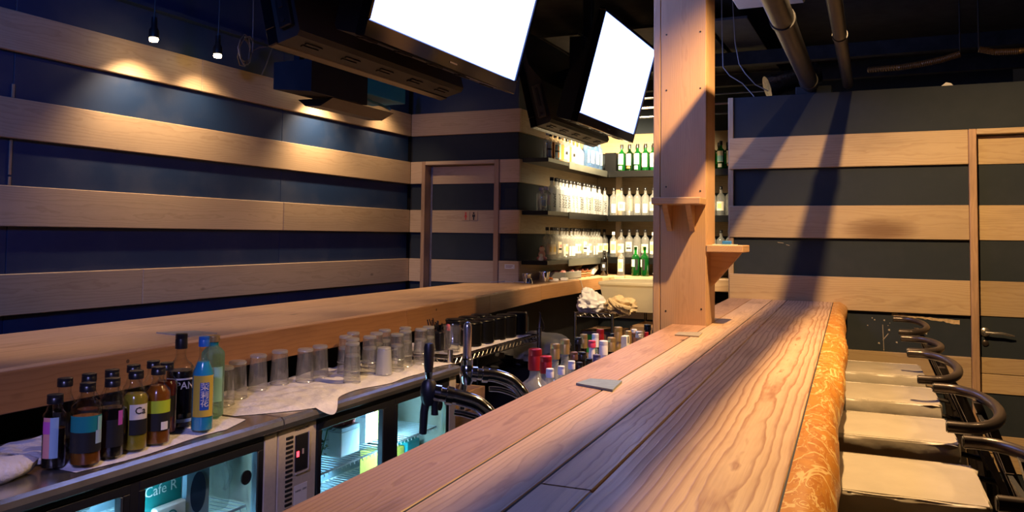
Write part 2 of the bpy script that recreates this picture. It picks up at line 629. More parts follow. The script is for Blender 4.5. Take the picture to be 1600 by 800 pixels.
MB().box(XL - .15, 3.2, -.6, YB + .15, -.05, 0).obj('floor', MAT['floor'], kind='structure')
MB().box(XL - .15, 3.2, -.6, YB + .15, ZC, ZC + .06).obj('ceiling', MAT['ceil'], kind='structure')

# left wall: painted panels with planks nailed over them
wl = structure('wall_left')
MB().box(XL - .16, XL - PT - .014, -.6, YD + .2, 0, ZC).obj('backing', MAT['black'], wl)
seams_panel = [-.6, .71, 2.53, 4.46, YD]
for i, (a, b) in enumerate(zip(seams_panel, seams_panel[1:])):
    for (z0, z1) in [(0, .14), (.335, .56), (.757, .985), (1.183, 1.411), (1.607, 1.836), (2.030, 2.257), (2.453, ZC)]:
        board('panel', MAT['navy'], wl, XL - PT - .014, XL - PT, a + .0015, b - .0015, z0 - .01, z1 + (.01 if z1 < ZC else 0), .001, axis=1)
seams_plank = {0: [2.2, 4.9], 1: [1.5, 3.9], 2: [3.303], 3: [4.464], 4: [2.0 - 3], 5: [3.691]}
for k, (z0, z1) in enumerate(LV):
    ys = [-.6] + [q for q in seams_plank[k] if q > -.6] + [YD]
    for a, b in zip(ys, ys[1:]):
        board('plank', MAT['plank'], wl, XL - PT, XL, a + .001, b - .001, z0, z1, .003)
for y, z0, z1 in ((2.53, 2.035, 2.10), (2.53, 1.61, 1.65), (2.53, 1.66, 1.83)):
    board('batten', MAT['frame_wood'], wl, XL - PT, XL - PT + .006, y - .008, y + .006, z0, z1, .001)
MB().box(XL - PT, XL + .03, 1.2, 4.6, 2.662, 2.685).obj('trim_1', MAT['navy'], kind='structure')

# wall with the washroom door
wd = structure('wall_back_left')
DX0, DX1 = -3.655, -2.985       # inner faces of the door frame
MB().box(XL - .02, DX0 - .06, YD + PT + .014, YD + .12, 0, ZC).box(DX1 + .05, XA - PT - .014, YD + PT + .014, YD + .12, 0, ZC).box(DX0 - .06, DX1 + .05, YD + PT + .014, YD + .12, 2.06, ZC).obj('backing', MAT['black'], wd)
for (xa, xb) in ((XL, DX0 - .035), (DX1 + .045, XA)):
    for (z0, z1) in [(0, .14), (.335, .56), (.757, .985), (1.183, 1.411), (1.607, 1.836)]:
        board('panel', MAT['slate'], wd, xa, xb - (PT if xb == XA else 0), YD + PT, YD + PT + .014, z0 - .01, z1 + .01, .001)
    for (z0, z1) in LV[:5]:
        board('plank', MAT['plank'], wd, xa, xb, YD, YD + PT, z0, z1, .003, axis=0)
board('panel', MAT['slate'], wd, XL, XA - PT, YD + PT, YD + PT + .014, 2.02, 2.267, .001)
board('panel', MAT['navy'], wd, XL, XA - PT, YD + PT, YD + PT + .014, 2.443, ZC, .001)
board('plank', MAT['plank'], wd, XL, XA, YD, YD + PT, LV[5][0], LV[5][1], .003)
# washroom door, set back in its frame
d1 = structure('door_1')
board('frame_post', MAT['frame_wood'], d1, DX0 - .035, DX0, YD - .012, YD + .115, 0, 2.03, .003)
board('frame_post', MAT['frame_wood'], d1, DX1, DX1 + .045, YD - .012, YD + .115, 0, 2.03, .003)
board('frame_head', MAT['plank'], d1, DX0, DX1, YD - .012, YD + .115, 1.998, 2.03, .003)
YF = YD + .085
MB().box(DX0 + .022, DX1 - .004, YF + .016, YF + .05, .01, 1.992).obj('slab', MAT['black'], d1)
for (z0, z1) in [(.01, .14), (.335, .56), (.757, .985), (1.183, 1.411), (1.607, 1.836)]:
    board('panel', MAT['slate'], d1, DX0 + .022, DX1 - .004, YF + .008, YF + .016, z0, z1, .001)
for (z0, z1) in [(.14, .335), (.56, .757), (.985, 1.178), (1.411, 1.607), (1.836, 1.992)]:
    board('plank', MAT['plank'], d1, DX0 + .022, DX1 - .004, YF, YF + .016, z0, z1, .002, axis=0)
MB().box(DX0 + .003, DX0 + .021, YF + .004, YF + .03, .01, 1.992).obj('edge_strip', MAT['steel'], d1)

# alcove with the bottle shelves: left side and back
wa = structure('wall_alcove_left')
MB().box(XA - .12, XA - PT - .014, YD + .13, YB, 0, ZC).obj('backing', MAT['black'], wa)
for (z0, z1) in [(0, .14), (.335, .56), (.757, .985), (1.183, 1.411), (1.607, 1.836), (2.030, 2.257), (2.453, ZC)]:
    board('panel', MAT['slate'], wa, XA - PT - .014, XA - PT, YD + PT + .016, YB, z0 - .01, z1 + (.01 if z1 < ZC else 0), .001, axis=1)
for (z0, z1) in LV:
    board('plank', MAT['plank_old'], wa, XA - PT, XA, YD + PT + .001, YB - PT, z0, z1, .003)
for z0, z1 in ((1.63, 1.79), (1.20, 1.37)):
    board('cover_plate', MAT['slate'], wa, XA - .14, XA - .03, YD + .018, YD + PT, z0, z1, .002)
wb = structure('wall_alcove_back')
MB().box(XA - .12, 1.0, YB + .014, YB + .14, 0, ZC).obj('backing', MAT['black'], wb)
for (z0, z1) in [(0, .14), (.335, .56), (.757, .985), (1.183, 1.411), (1.607, 1.836), (2.030, 2.257), (2.453, ZC)]:
    board('panel', MAT['slate'], wb, XA, 1.0, YB, YB + .014, z0 - .01, z1 + (.01 if z1 < ZC else 0), .001, axis=0)
for (z0, z1) in LV:
    board('plank', MAT['plank_old'], wb, XA, 1.0, YB - PT, YB, z0, z1, .003)

# partition at the end of the bar, open above
wr = structure('wall_back_right')
XE, XP = -.905, .424
ZT = 2.293
MB().box(XE + .02, XP - .002, YR + PT + .014, YR + .14, 0, ZT).box(XP + .9, 3.1, YR + PT + .014, YR + .14, 0, ZT).box(XP - .002, XP + .9, YR + PT + .014, YR + .14, 2.06, ZT).obj('backing', MAT['black'], wr)
board('end_post', MAT['plank_old'], wr, XE - .012, XE + .02, YR + .012, YR + .14, 0, ZT, .002)
for (z0, z1) in [(0, .115), (.313, .545), (.743, .975), (1.172, 1.402), (1.600, 1.833)]:
    board('panel', MAT['slate'], wr, XE + .02, XP, YR + PT, YR + PT + .014, z0 - .01, z1 + .01, .001)
board('panel', MAT['slate'], wr, XE + .02, 3.1, YR + PT - .006, YR + PT + .014, 2.022, ZT, .001)
for i, (z0, z1) in enumerate(LR):
    board('plank', MAT['plank_stain'] if i == 3 else MAT['plank_old'], wr, XE - .005, XP, YR, YR + PT, z0, z1, .003)
# paint torn off under the third plank, and small chips
rnd = random.Random(5)
mb = MB()
n = 26
up_, lo_ = [], []
for i in range(n + 1):
    q = i / n
    x = .02 + q * .35
    zc = .962 - q * .028
    up_.append((x, YR + PT - .0012, zc + .006 + .004 * rnd.random() + (.004 if i > 20 else 0)))
    lo_.append((x, YR + PT - .0012, zc - (.002 + .006 * rnd.random()) - (.008 if i > 20 else 0)))
for i in range(n):
    mb.add([lo_[i], lo_[i + 1], up_[i + 1], up_[i]], [(0, 1, 2, 3)])
mb.obj('torn_paint', plain('bare plaster', (.52, .38, .22), .8, nscale=60, namt=.3), wr)
mb = MB()
for (x, z) in [(-.085, .935), (-.072, .925), (-.02, .925), (.0, .895), (.005, .87), (.01, .91), (.03, .93), (-.05, .79), (.06, .85), (.045, .80), (-.11, .89), (.2, .86)]:
    a = .002 + rnd.random() * .004
    mb.add([(x - a, YR + PT - .0012, z - a * .5), (x + a, YR + PT - .0012, z - a), (x + a * .8, YR + PT - .0012, z + a), (x - a * .7, YR + PT - .0012, z + a * .8)], [(0, 1, 2, 3)])
for (x0, z0, x1, z1) in ((-.03, .81, .0, .85), (-.025, .75, -.03, .9), (-.62, 1.375, -.585, 1.371), (-.57, 1.362, -.55, 1.357)):
    mb.add([(x0, YR + PT - .0012, z0), (x0 + .003, YR + PT - .0012, z0 - .003), (x1 + .003, YR + PT - .0012, z1 - .003), (x1, YR + PT - .0012, z1)], [(0, 1, 2, 3)])
mb.obj('paint_chips', plain('chipped paint', (.40, .34, .26), .8), wr, kind='stuff')
# second door
d2 = structure('door_2')
board('frame_post', MAT['frame_wood'], d2, XP + .001, XP + .040, YR - .016, YR + .12, 0, 2.031, .003)
board('frame_post', MAT['frame_wood'], d2, XP + .86, XP + .90, YR - .016, YR + .12, 0, 2.031, .003)
board('frame_head', MAT['plank_old'], d2, XP + .040, XP + .86, YR - .016, YR + .12, 2.0, 2.031, .003)
YG = YR + .045
MB().box(XP + .044, XP + .856, YG + .016, YG + .05, .01, 1.994).obj('slab', MAT['black'], d2)
for (z0, z1) in [(.01, .115), (.313, .545), (.743, .975), (1.172, 1.402), (1.600, 1.833)]:
    board('panel', MAT['slate'], d2, XP + .044, XP + .856, YG + .008, YG + .016, z0, z1, .001)
for (z0, z1) in [(.115, .21), (.214, .313), (.545, .652), (.655, .743), (.975, 1.172), (1.402, 1.600), (1.833, 1.994)]:
    board('plank', MAT['plank_old'], d2, XP + .044, XP + .856, YG, YG + .016, z0, z1, .002)
hx, hz = .495, .886
hb = MB().lathe([(0, 0), (.026, 0), (.026, .006), (.022, .010), (.011, .012), (.011, .045), (0, .045)], 20, Matrix.Translation((hx, YG + .008, hz)) @ Matrix.Rotation(PI / 2, 4, 'X'))
hl = hb.obj('door_handle', MAT['steel'], d2)
MB().tube([(hx, YG - .033, hz), (hx + .04, YG - .037, hz - .001), (hx + .085, YG - .037, hz - .001), (hx + .115, YG - .034, hz - .008), (hx + .14, YG - .028, hz - .013)], [.009, .008, .0075, .007, .004], 10).obj('lever', MAT['steel'], hl)
MB().lathe([(0, 0), (.017, 0), (.017, .008), (.013, .011), (0, .011)], 16, Matrix.Translation((hx + .002, YG + .008, hz - .062)) @ Matrix.Rotation(PI / 2, 4, 'X')).obj('key_lock', MAT['tube'], d2)

# washroom sign: two small plates with a red and a black figure
def figure(skirt):
    m = MB()
    m.lathe([(0, 0), (.0085, 0), (.0085, .001), (0, .001)], 14, Matrix.Translation((0, 0, .026)) @ Matrix.Rotation(PI / 2, 4, 'X'))
    if skirt:
        m.prism([(-.007, .016), (.007, .016), (.014, -.010), (.006, -.010), (.006, -.032), (-.006, -.032), (-.006, -.010), (-.014, -.010)], 'y', 0, -.001)
    else:
        m.prism([(-.013, .015), (.013, .015), (.014, -.006), (.007, -.008), (.006, -.033), (-.006, -.033), (-.007, -.008), (-.014, -.006)], 'y', 0, -.001)
    return m
for (px_, mat_, sk, lb) in ((-3.296, 'red', True, 'small washroom sign plate with a red woman figure on the door plank'), (-3.219, 'ink', False, 'small washroom sign plate with a black man figure on the door plank')):
    s = thing('washroom_sign', lb, 'sign', (px_, YF, 1.556))
    MB().bbox(-.037, .037, -.004, 0, -.038, .038, .001).obj('plate', plain('sign plate', (.50, .34, .20), .45), s)
    figure(sk).obj('figure', MAT[mat_], s, (0, -.004, 0))
t_ = thing('paper_tag', 'small cream paper tag stuck on the plank right of the washroom door', 'tag', (-2.836, YD, 1.138))
MB().box(-.045, .045, -.0015, 0, -.018, .018).obj('card', MAT['paper'], t_)
MB().box(-.036, .03, -.0022, -.0015, .004, .009).box(-.036, .018, -.0022, -.0015, -.008, -.003).obj('print', MAT['card'], t_)

# ---------------------------------------------------------------- main bar counter
ZB = 1.02
BA = .0387
bar = thing('bar_counter', 'long wooden bar counter with a burl live edge, running up to the striped partition', 'counter', (-.03, 0, 0), BA)
# local frame: x across (0 = guests' edge, negative towards the staff), y along
TH = .085
T1 = 5.285
def bplank(x0, x1, y0, y1, dz=0.0, mat='bar', name='plank'):
    return board(name, MAT[mat], bar, x0 + .0018, x1 - .0018, y0, y1, ZB - TH, ZB + dz, .0018, axis=1)
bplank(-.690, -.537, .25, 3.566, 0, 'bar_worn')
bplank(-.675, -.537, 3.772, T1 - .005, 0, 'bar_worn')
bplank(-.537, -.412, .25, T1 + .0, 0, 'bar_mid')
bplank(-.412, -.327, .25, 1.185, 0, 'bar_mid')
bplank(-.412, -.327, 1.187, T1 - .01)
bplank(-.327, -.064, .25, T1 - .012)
for _x in (-.537, -.412, -.064):
    MB().box(_x - .0035, _x + .0035, .26, 3.5 if _x < -.5 else T1 - .02, ZB - .05, ZB - .0015).obj('seam_filler', MAT['black'], bar)
MB().box(-.333, -.321, .26, 1.18, ZB - .05, ZB - .0015).obj('seam_filler', MAT['ink'], bar)
# burl live edge: rounded irregular log
bm_, t_, b_ = nt('burl wood')
v_, o_ = coords(t_, (13, 5, 13), False)
nn = noise_(t_, v_, 1.0, 3, .55, 1.2)
nb = noise_(t_, v_, 2.3, 3, .6, 1.5)
l1 = math_(t_, 'ABSOLUTE', math_(t_, 'SUBTRACT', nn, .5))
l2 = math_(t_, 'ABSOLUTE', math_(t_, 'SUBTRACT', nb, .47))
f_ = math_(t_, 'MAXIMUM', maprange(t_, l1, .022, .008), maprange(t_, l2, .012, .003))
c_ = mix_(t_, f_, mix_(t_, maprange(t_, nb, .35, .65), (.56, .19, .014), (.68, .28, .03)), (.90, .60, .22))
t_.links.new(c_, b_.inputs['Base Color'])
b_.inputs['Roughness'].default_value = .34
bp_ = N(t_, 'ShaderNodeBump')
bp_.inputs['Strength'].default_value = .25
bp_.inputs['Distance'].default_value = .004
t_.links.new(nn, bp_.inputs['Height'])
t_.links.new(bp_.outputs[0], b_.inputs['Normal'])
prof = [(-.0625, ZB - .0005), (-.045, ZB + .001), (-.028, ZB), (-.012, ZB - .006), (.002, ZB - .018), (.010, ZB - .036), (.012, ZB - .055), (.006, ZB - .078), (-.006, ZB - .096), (-.03, ZB - .104), (-.062, ZB - .104)]
def edge(u, w):
    y = .25 + u * (T1 - .26)
    k = w * (len(prof) - 1)
    i = min(int(k + 1e-9), len(prof) - 2)
    q = k - i
    x = prof[i][0] * (1 - q) + prof[i + 1][0] * q
    z = prof[i][1] * (1 - q) + prof[i + 1][1] * q
    amp = max(0, min(1, (x + .05) / .05))
    x += amp * (.006 * math.sin(y * 2.3 + .5) + .004 * math.sin(y * 7.1 + w * 5) + .0018 * math.sin(y * 31 + w * 17))
    z += amp * (.0015 * math.sin(y * 11 + w * 9))
    return (x, y, z)
le = MB().grid(edge, 170, 20)
e0 = [edge(0, j / 20) for j in range(21)]
e1 = [edge(1, j / 20) for j in range(21)]
le.add(e0, [tuple(range(21))])
le.add(e1, [tuple(range(21))])
le.obj('live_edge', bm_, bar)
# body below the top
for y0 in [.3 + .45 * i for i in range(11)]:
    board('front_board', MAT['slab'], bar, -.40, -.375, y0, y0 + .445, .09, ZB - TH, .003, axis=2)
board('kick_board', MAT['black'], bar, -.42, -.40, .3, 5.24, 0, .10, .002)
board('rail', MAT['slab'], bar, -.66, -.62, .3, 3.5, ZB - TH - .06, ZB - TH, .003)
board('back_board', MAT['black'], bar, -.52, -.50, .3, 5.24, .0, ZB - TH, .002)

# thin metal plates lying on the bar and the back counter
def plate(name, label, pts, z, mat, hgt=.004):
    cx = sum(p[0] for p in pts) / 4
    cy = sum(p[1] for p in pts) / 4
    m = MB().prism([(p[0] - cx, p[1] - cy) for p in pts], 'z', 0, hgt)
    return tag(m.obj(name, MAT[mat], None, (cx, cy, z)), label, 'coaster')
plate('coaster', 'blue grey square coaster plate lying across the left seam of the bar', [(-.722, 1.965), (-.612, 1.925), (-.628, 2.055), (-.712, 2.045)], ZB, 'padblue', .006)
plate('coaster', 'dark grey square coaster plate on the bar just before the wooden post', [(-.745, 3.12), (-.652, 3.12), (-.667, 3.255), (-.752, 3.215)], ZB, 'padgrey', .005)

# ---------------------------------------------------------------- wooden post standing through the bar's inner edge
post = thing('wooden_post', 'square boxed wooden post rising from the inner edge of the bar to the ceiling', 'post', (0, 0, 0))
PX0, PX1, PY0, PY1 = -.944, -.709, 3.54, 3.735
board('front_board', MAT['post'], post, PX0 + .034, PX1, PY0, PY0 + .03, 0, ZC, .003)
board('side_board', MAT['post'], post, PX0, PX0 + .032, PY0 + .001, PY1, 0, ZC, .003)
board('side_board', MAT['post'], post, PX1 - .03, PX1, PY0 + .031, PY1, 0, ZC, .003)
board('back_board', MAT['post'], post, PX0 + .033, PX1 - .031, PY1 - .03, PY1, 0, ZC, .003)
s1 = board('shelf', MAT['post'], post, PX0 + .025, PX1 + .0, PY0 - .125, PY0, 1.538, 1.568, .003, axis=0)
for x in (PX0 + .075, PX0 + .175):
    m = MB().prism([(PY0, 1.425), (PY0, 1.538), (PY0 - .09, 1.538), (PY0 - .085, 1.528)], 'x', x - .011, x + .011)
    o = m.obj('bracket', MAT['post'], post)
s2 = board('shelf', MAT['post'], post, PX1, PX1 + .155, PY0 - .005, PY1 - .02, 1.336, 1.367, .003, axis=1)
MB().prism([(PX1, 1.185), (PX1, 1.336), (PX1 + .135, 1.336), (PX1 + .128, 1.326), (PX1 + .012, 1.190)], 'y', PY0 + .09, PY0 + .115).obj('bracket', MAT['post'], post)
mb = MB()
for (x, z) in [(-.885, 1.075), (-.73, 1.09), (-.885, 1.62), (-.735, 1.60), (-.885, 2.05), (-.735, 2.05), (-.735, 2.30), (-.885, 2.30)]:
    mb.lathe([(0, 0), (.004, 0), (.004, .0012), (0, .0012)], 8, Matrix.Translation((x, PY0, z)) @ Matrix.Rotation(PI / 2, 4, 'X'))
mb.obj('nail_heads', MAT['ink'], post, kind='stuff')
lt = thing('lighter', 'small blue lighter on a white card on the side shelf of the wooden post', 'lighter', (-.640, 3.60, 1.367))
MB().box(-.05, .05, -.025, .025, 0, .003).obj('card', MAT['paper'], lt)
MB().bbox(-.012, .028, -.010, .010, .003, .018, .003).obj('body', MAT['bluecap'], lt)

# ---------------------------------------------------------------- back counter along the staff side
bc = thing('back_counter', 'long thick wooden back counter below the screens, turning along the bottle alcove', 'counter')
def slab(name, pts, z0, z1, mat='slab'):
    """a plank with its own outline; grain along the first edge"""
    a = Vector(pts[0]).to_3d()
    b = Vector(pts[1]).to_3d()
    ang = math.atan2(b.y - a.y, b.x - a.x)
    R = Matrix.Rotation(-ang, 3, 'Z')
    cx = sum(p[0] for p in pts) / len(pts)
    cy = sum(p[1] for p in pts) / len(pts)
    loc = [tuple((R @ Vector((p[0] - cx, p[1] - cy, 0))).to_2d()) for p in pts]
    bm = bmesh.new()
    f = bm.faces.new([bm.verts.new((p[0], p[1], z0 - (z0 + z1) / 2)) for p in loc])
    r = bmesh.ops.extrude_face_region(bm, geom=[f])
    for v in r['geom']:
        if isinstance(v, bmesh.types.BMVert):
            v.co.z = z1 - (z0 + z1) / 2
    bmesh.ops.recalc_face_normals(bm, faces=list(bm.faces))
    bmesh.ops.bevel(bm, geom=list(bm.edges), offset=.008, segments=2, affect='EDGES', profile=.5)
    me = bpy.data.meshes.new(name)
    bm.to_mesh(me)
    bm.free()
    me.materials.append(MAT[mat])
    return link(name, me, bc, (cx, cy, (z0 + z1) / 2), (0, 0, ang))
slab('slab', [(-2.170, .30), (-2.232, 3.55), (-2.330, 4.70), (-2.432, 5.80), (-2.757, 5.805), (-3.005, 5.62), (-2.960, 3.6), (-2.895, 1.5), (-2.875, .30)], .895, 1.02)
slab('slab', [(-2.434, 5.802), (-2.445, 7.32), (-2.748, 7.72), (-2.752, 5.802)], .900, 1.019)
slab('corner_slab', [(-2.443, 7.325), (-2.395, 7.57), (-2.30, 7.585), (-2.30, 8.088), (-2.748, 8.088), (-2.748, 7.725)], .900, 1.018)
slab('slab', [(-2.298, 7.585), (-1.02, 7.60), (-1.02, 8.088), (-2.298, 8.088)], .900, 1.018)
def face(pts, z0, z1):
    for (x0, y0), (x1, y1) in zip(pts, pts[1:]):
        a = math.atan2(y1 - y0, x1 - x0)
        L = math.hypot(x1 - x0, y1 - y0)
        o = MB().bbox(-L / 2, L / 2, -.006, 0, z0, z1, .0025).obj('shaded_front', MAT['slab_shaded'], bc)  # thin facing added over the slab front to carry its shade
        o.location = ((x0 + x1) / 2, (y0 + y1) / 2, 0)
        o.rotation_euler = (0, 0, a)
face([(-2.1645, .30), (-2.2265, 3.55), (-2.3245, 4.70), (-2.427, 5.80)], .896, 1.011)
face([(-2.4285, 5.803), (-2.4395, 7.32)], .901, 1.012)
board('back_board', MAT['black'], bc, -2.52, -2.50, .3, 5.75, 0, .895, .002)
board('back_board', MAT['black'], bc, -2.72, -2.70, 5.75, 8.0, 0, .90, .002)
board('leg', MAT['black'], bc, -1.12, -1.04, 7.75, 8.05, 0, .90, .003)
mb = MB()
for (x, y, z) in [(-2.1835, 1.45, .945), (-2.189, 1.85, .985), (-2.194, 2.12, .93), (-2.194, 2.2, .93), (-2.203, 2.45, .98), (-2.21, 2.75, .99), (-2.22, 3.1, .975), (-2.25, 3.9, .985)]:
    mb.lathe([(0, 0), (.007, 0), (.0065, .0012), (0, .0012)], 10, Matrix.Translation((x, y, z)) @ Matrix.Rotation(PI / 2, 4, 'Y'))
mb.obj('wood_plugs', plain('dark wood plug', (.10, .05, .02), .6), bc, kind='stuff')
plate('coaster', 'pale grey square coaster plate on the back counter above the liqueur bottles', [(-2.27, 2.18), (-2.26, 2.30), (-2.38, 2.31), (-2.46, 2.20)], 1.02, 'padgrey', .004)

# ---------------------------------------------------------------- screens hung back to back over the back counter
def screen_mat():
    m, t, b = nt('lit screen')
    v, _ = coords(t, (2.5, 1, 4), False)
    n = noise_(t, v, 1.2, 4, .6, .8)
    w = N(t, 'ShaderNodeTexWave')
    t.links.new(v, w.inputs['Vector'])
    setin(w, Scale=7.0, Distortion=9.0, Detail=3.0)
    f = math_(t, 'MULTIPLY', maprange(t, n, .5, .72), maprange(t, w.outputs['Fac'], .2, .9, .55, 1))
    c = mix_(t, f, (.26, .36, 1.0), (.15, .28, .96))
    b.inputs['Base Color'].default_value = (.01, .01, .01, 1)
    t.links.new(c, b.inputs['Emission Color'])
    b.inputs['Emission Strength'].default_value = 6.4
    return m


MAT['screen'] = screen_mat()
MAT['tray'] = plain('dark grey shell', (.030, .027, .022), .55)


def tv_frame(loc, tilt, flip):
    """local x along the screen, -y out of the glass, z up the glass"""
    s, c = math.sin(tilt), math.cos(tilt)
    if not flip:
        ex, ez = Vector((0, 1, 0)), Vector((s, 0, c))
    else:
        ex, ez = Vector((0, -1, 0)), Vector((-s, 0, c))
    ey = ez.cross(ex)
    return Matrix.Translation(loc) @ Matrix((ex, ey, ez)).transposed().to_4x4()


def television(label, loc, tilt, L, Hh, flip=False, end='gloss_black', end2='dgrey'):
    t = thing('television', label, 'screen', (0, 0, 0))
    t.matrix_world = tv_frame(loc, math.radians(tilt), flip)
    bz, bb, dp = .018, .062, .028
    f = MB().bbox(-L / 2 - bz, L / 2 + bz, -.012, dp, -bb, 0, .004)
    f.bbox(-L / 2 - bz, L / 2 + bz, -.012, dp, Hh, Hh + bz, .004)
    f.bbox(-L / 2 - bz, -L / 2, -.012, dp, 0, Hh, .003)
    f.bbox(L / 2, L / 2 + bz, -.012, dp, 0, Hh, .003)
    f.obj('bezel', MAT[end], t)
    MB().box(-L / 2, L / 2, -.002, .004, 0, Hh).obj('screen', MAT['screen'] if not flip else MAT['gloss_black'], t)
    # moulded rear shell, deeper towards the bottom, with cooling slots underneath
    pr = [(dp, -bb + .004), (dp, Hh + bz - .004), (dp + .02, Hh - .02), (dp + .035, Hh * .55), (dp + .095, Hh * .35), (dp + .10, -bb + .02), (dp + .085, -bb + .004)]
    MB().prism(pr, 'x', -L / 2 - bz + .01, L / 2 + bz - .01).obj('rear_shell', MAT['tray' if flip else 'dark'], t)
    sl = MB()
    for k in range(5):
        x = -L / 2 + .12 + k * (L - .24) / 4
        sl.box(x - .045, x + .045, dp + .03, dp + .04, -bb - .001, -bb + .005)
        sl.box(x - .045, x + .045, dp + .05, dp + .06, -bb - .001, -bb + .005)
    sl.obj('vent_slots', MAT['ink'], t, kind='stuff')
    if not flip:
        MB().box(-.03, .03, -.0135, -.011, -.036, -.030).obj('badge', MAT['steel'], t)
    MB().box(-.09, .09, dp + .036, dp + .215, Hh * .42, Hh * .62).obj('wall_mount', MAT['dark'], t)
    if flip:
        MB().bbox(L / 2 + .005, L / 2 + bz + .012, dp + .03, dp + .085, -.02, .19, .004).obj('end_cover', MAT[end2], t)
        MB().bbox(L / 2 + bz + .010, L / 2 + bz + .016, dp + .045, dp + .065, .05, .17, .002).obj('end_grille', MAT['ink'], t)
        MB().lathe([(0, 0), (.008, 0), (.008, .004), (0, .004)], 10, Matrix.Translation((L / 2 + bz + .012, dp + .055, .005)) @ Matrix.Rotation(PI / 2, 4, 'Y')).obj('screw_hole', MAT['ink'], t)
    return t


television('large lit screen tilted down over the back counter, nearer the striped left wall end', (-1.6, 2.873, 2.130), 15.5, 1.194, .69)
television('smaller-looking lit screen tilted down beside the wooden post, before the bottle shelves', (-1.6, 4.91, 2.1105), 15, 1.10, .59)
television('dark screen turned to the left wall, backing onto the large lit screen', (-1.985, 2.83, 2.115), 14, 1.19, .67, True, end2='dark')  # end cover blackened, its shade put into the colour
television('dark screen turned to the left wall, backing onto the lit screen by the bottle shelves', (-1.985, 5.13, 2.118), 14, 1.12, .60, True)
# hanging poles that carry the screens
for y, lb in ((2.85, 'black ceiling pole carrying the pair of screens nearer the left wall'), (5.0, 'black ceiling pole carrying the pair of screens before the bottle shelves')):
    m = thing('screen_pole', lb, 'bracket', (-1.77, y, 2.30))
    MB().bbox(-.03, .03, -.03, .03, .1, ZC - 2.30, .004).obj('pole', MAT['dark'], m)
    MB().bbox(-.10, .10, -.10, .10, ZC - 2.312, ZC - 2.30, .003).obj('ceiling_plate', MAT['dark'], m)
    MB().bbox(-.05, .05, -.22, .22, .12, .36, .004).obj('mount_plate', MAT['dark'], m)

# box hung under the rear screen
sp = thing('speaker_box', 'dark box with a blue lit side hanging under the screens by the left wall', 'speaker', (-2.26, 3.02, 1.985))
MB().prism([(-.10, .02), (.10, 0), (.10, .135), (-.10, .135)], 'y', -.34, .06).obj('cabinet', MAT['black'], sp)
MB().bbox(-.10, .10, .061, .385, .055, .135, .003).obj('blue_lit_side', plain('blue lit face', (.02, .30, .62), .4), sp)  # blue light on the box side put into the panel colour
MB().prism([(-.10, .0), (.09, -.002), (.02, -.035), (-.06, -.03)], 'y', -.18, .30).obj('lower_tray', MAT['stool_wood'], sp)
MB().tube([(.05, .08, .05), (.07, .15, .03), (.05, .22, .035), (.08, .28, .015), (.04, .33, .03)], .006, 6).obj('loose_wire', plain('blue wire', (.03, .25, .5), .4), sp)
for y in (-.30, .30):
    MB().box(-.015, .015, y - .015, y + .015, .135, ZC - 1.985).obj('hanger', MAT['dark'], sp)

# ---------------------------------------------------------------- little spot lamps along the left wall
MAT['bulb'] = emit('glowing bulb', (1, .72, .36), 60)
def spot_lamp(y, z, label, power):
    x = -3.60
    t = thing('spot_lamp', label, 'lamp', (x, y, z), 0, 'spot lamps along the left wall')
    MB().lathe([(0, -.004), (.020, -.002), (.024, .010), (.022, .018), (0, .02)], 14).obj('bulb', MAT['bulb'], t)
    MB().lathe([(.021, .016), (.026, .02), (.026, .06), (.016, .075), (.014, .13), (0, .132)], 14).obj('socket', MAT['dark'], t)
    MB().tube([(0, 0, .12), (.002, .003, .3), (0, 0, ZC - z)], .004, 6).obj('cord', MAT['cable_dark'], t)
    light('wall_lamp_light', 'SPOT', (x, y, z - .012), power, (1, .70, .42), (x - .16, y + .10, z - .55), .022, 118, .85)
    return t
spot_lamp(3.138, 2.425, 'small hanging spot lamp by the left wall, furthest from the washroom corner', 40)
spot_lamp(3.601, 2.432, 'small hanging spot lamp just before the coil of cable on the left wall', 22)
spot_lamp(4.74, 2.45, 'small hanging spot lamp behind the dark box under the screens', 70)
spot_lamp(5.592, 2.485, 'small hanging spot lamp near the washroom corner', 14)
# coil of cable
cc = []
for k in range(0, 41):
    a = k / 10 * 2 * PI
    rr = .085 + .018 * math.sin(a * 1.7)
    cc.append((-3.70 + .02 * math.sin(a * .9), 3.93 + rr * math.cos(a) * .8, 2.55 + rr * math.sin(a)))
cc += [(-3.70, 4.06, 2.60), (-3.66, 4.14, 2.62), (-3.62, 4.05, 2.50), (-3.62, 4.0, 2.40)]
tag(MB().tube([(-3.7, 3.99, ZC), (-3.7, 3.995, 2.8)] + cc, .004, 5).obj('cable_coil', MAT['cable']), 'loose coil of thin cable hanging high on the left wall', 'cable')

# ---------------------------------------------------------------- pipes, ducts and wires under the ceiling at the partition end
def along(p, q, r, name, mat, label, cat='pipe', rings=()):
    t = thing(name, label, cat, p)
    d = Vector(q) - Vector(p)
    MB().tube([(0, 0, 0), tuple(d)], r, 20).obj('tube', MAT[mat], t)
    if mat == 'duct':
        e = d.normalized() * .004
        MB().tube([tuple(-e), tuple(e * .3)], r * .97, 20).obj('end_cap', MAT['black'], t)  # black disc added to darken the brightly lit duct end
    for k in rings:
        c = d * k
        e = d.normalized() * .02
        MB().tube([tuple(c - e), tuple(c + e)], r * 1.12, 20).obj('collar', MAT[mat], t)
    return t
along((-.372, 1.0, 2.353), (-.424, 5.30, 2.353), .050, 'water_pipe', 'pipe', 'thick grey pipe running under the ceiling above the bar, left of the thinner pipe', rings=(.62, .97))
along((-.148, 1.0, 2.34), (-.207, 5.30, 2.34), .031, 'water_pipe', 'pipe', 'thinner grey pipe running under the ceiling above the bar, right of the thick pipe', rings=(.7,))
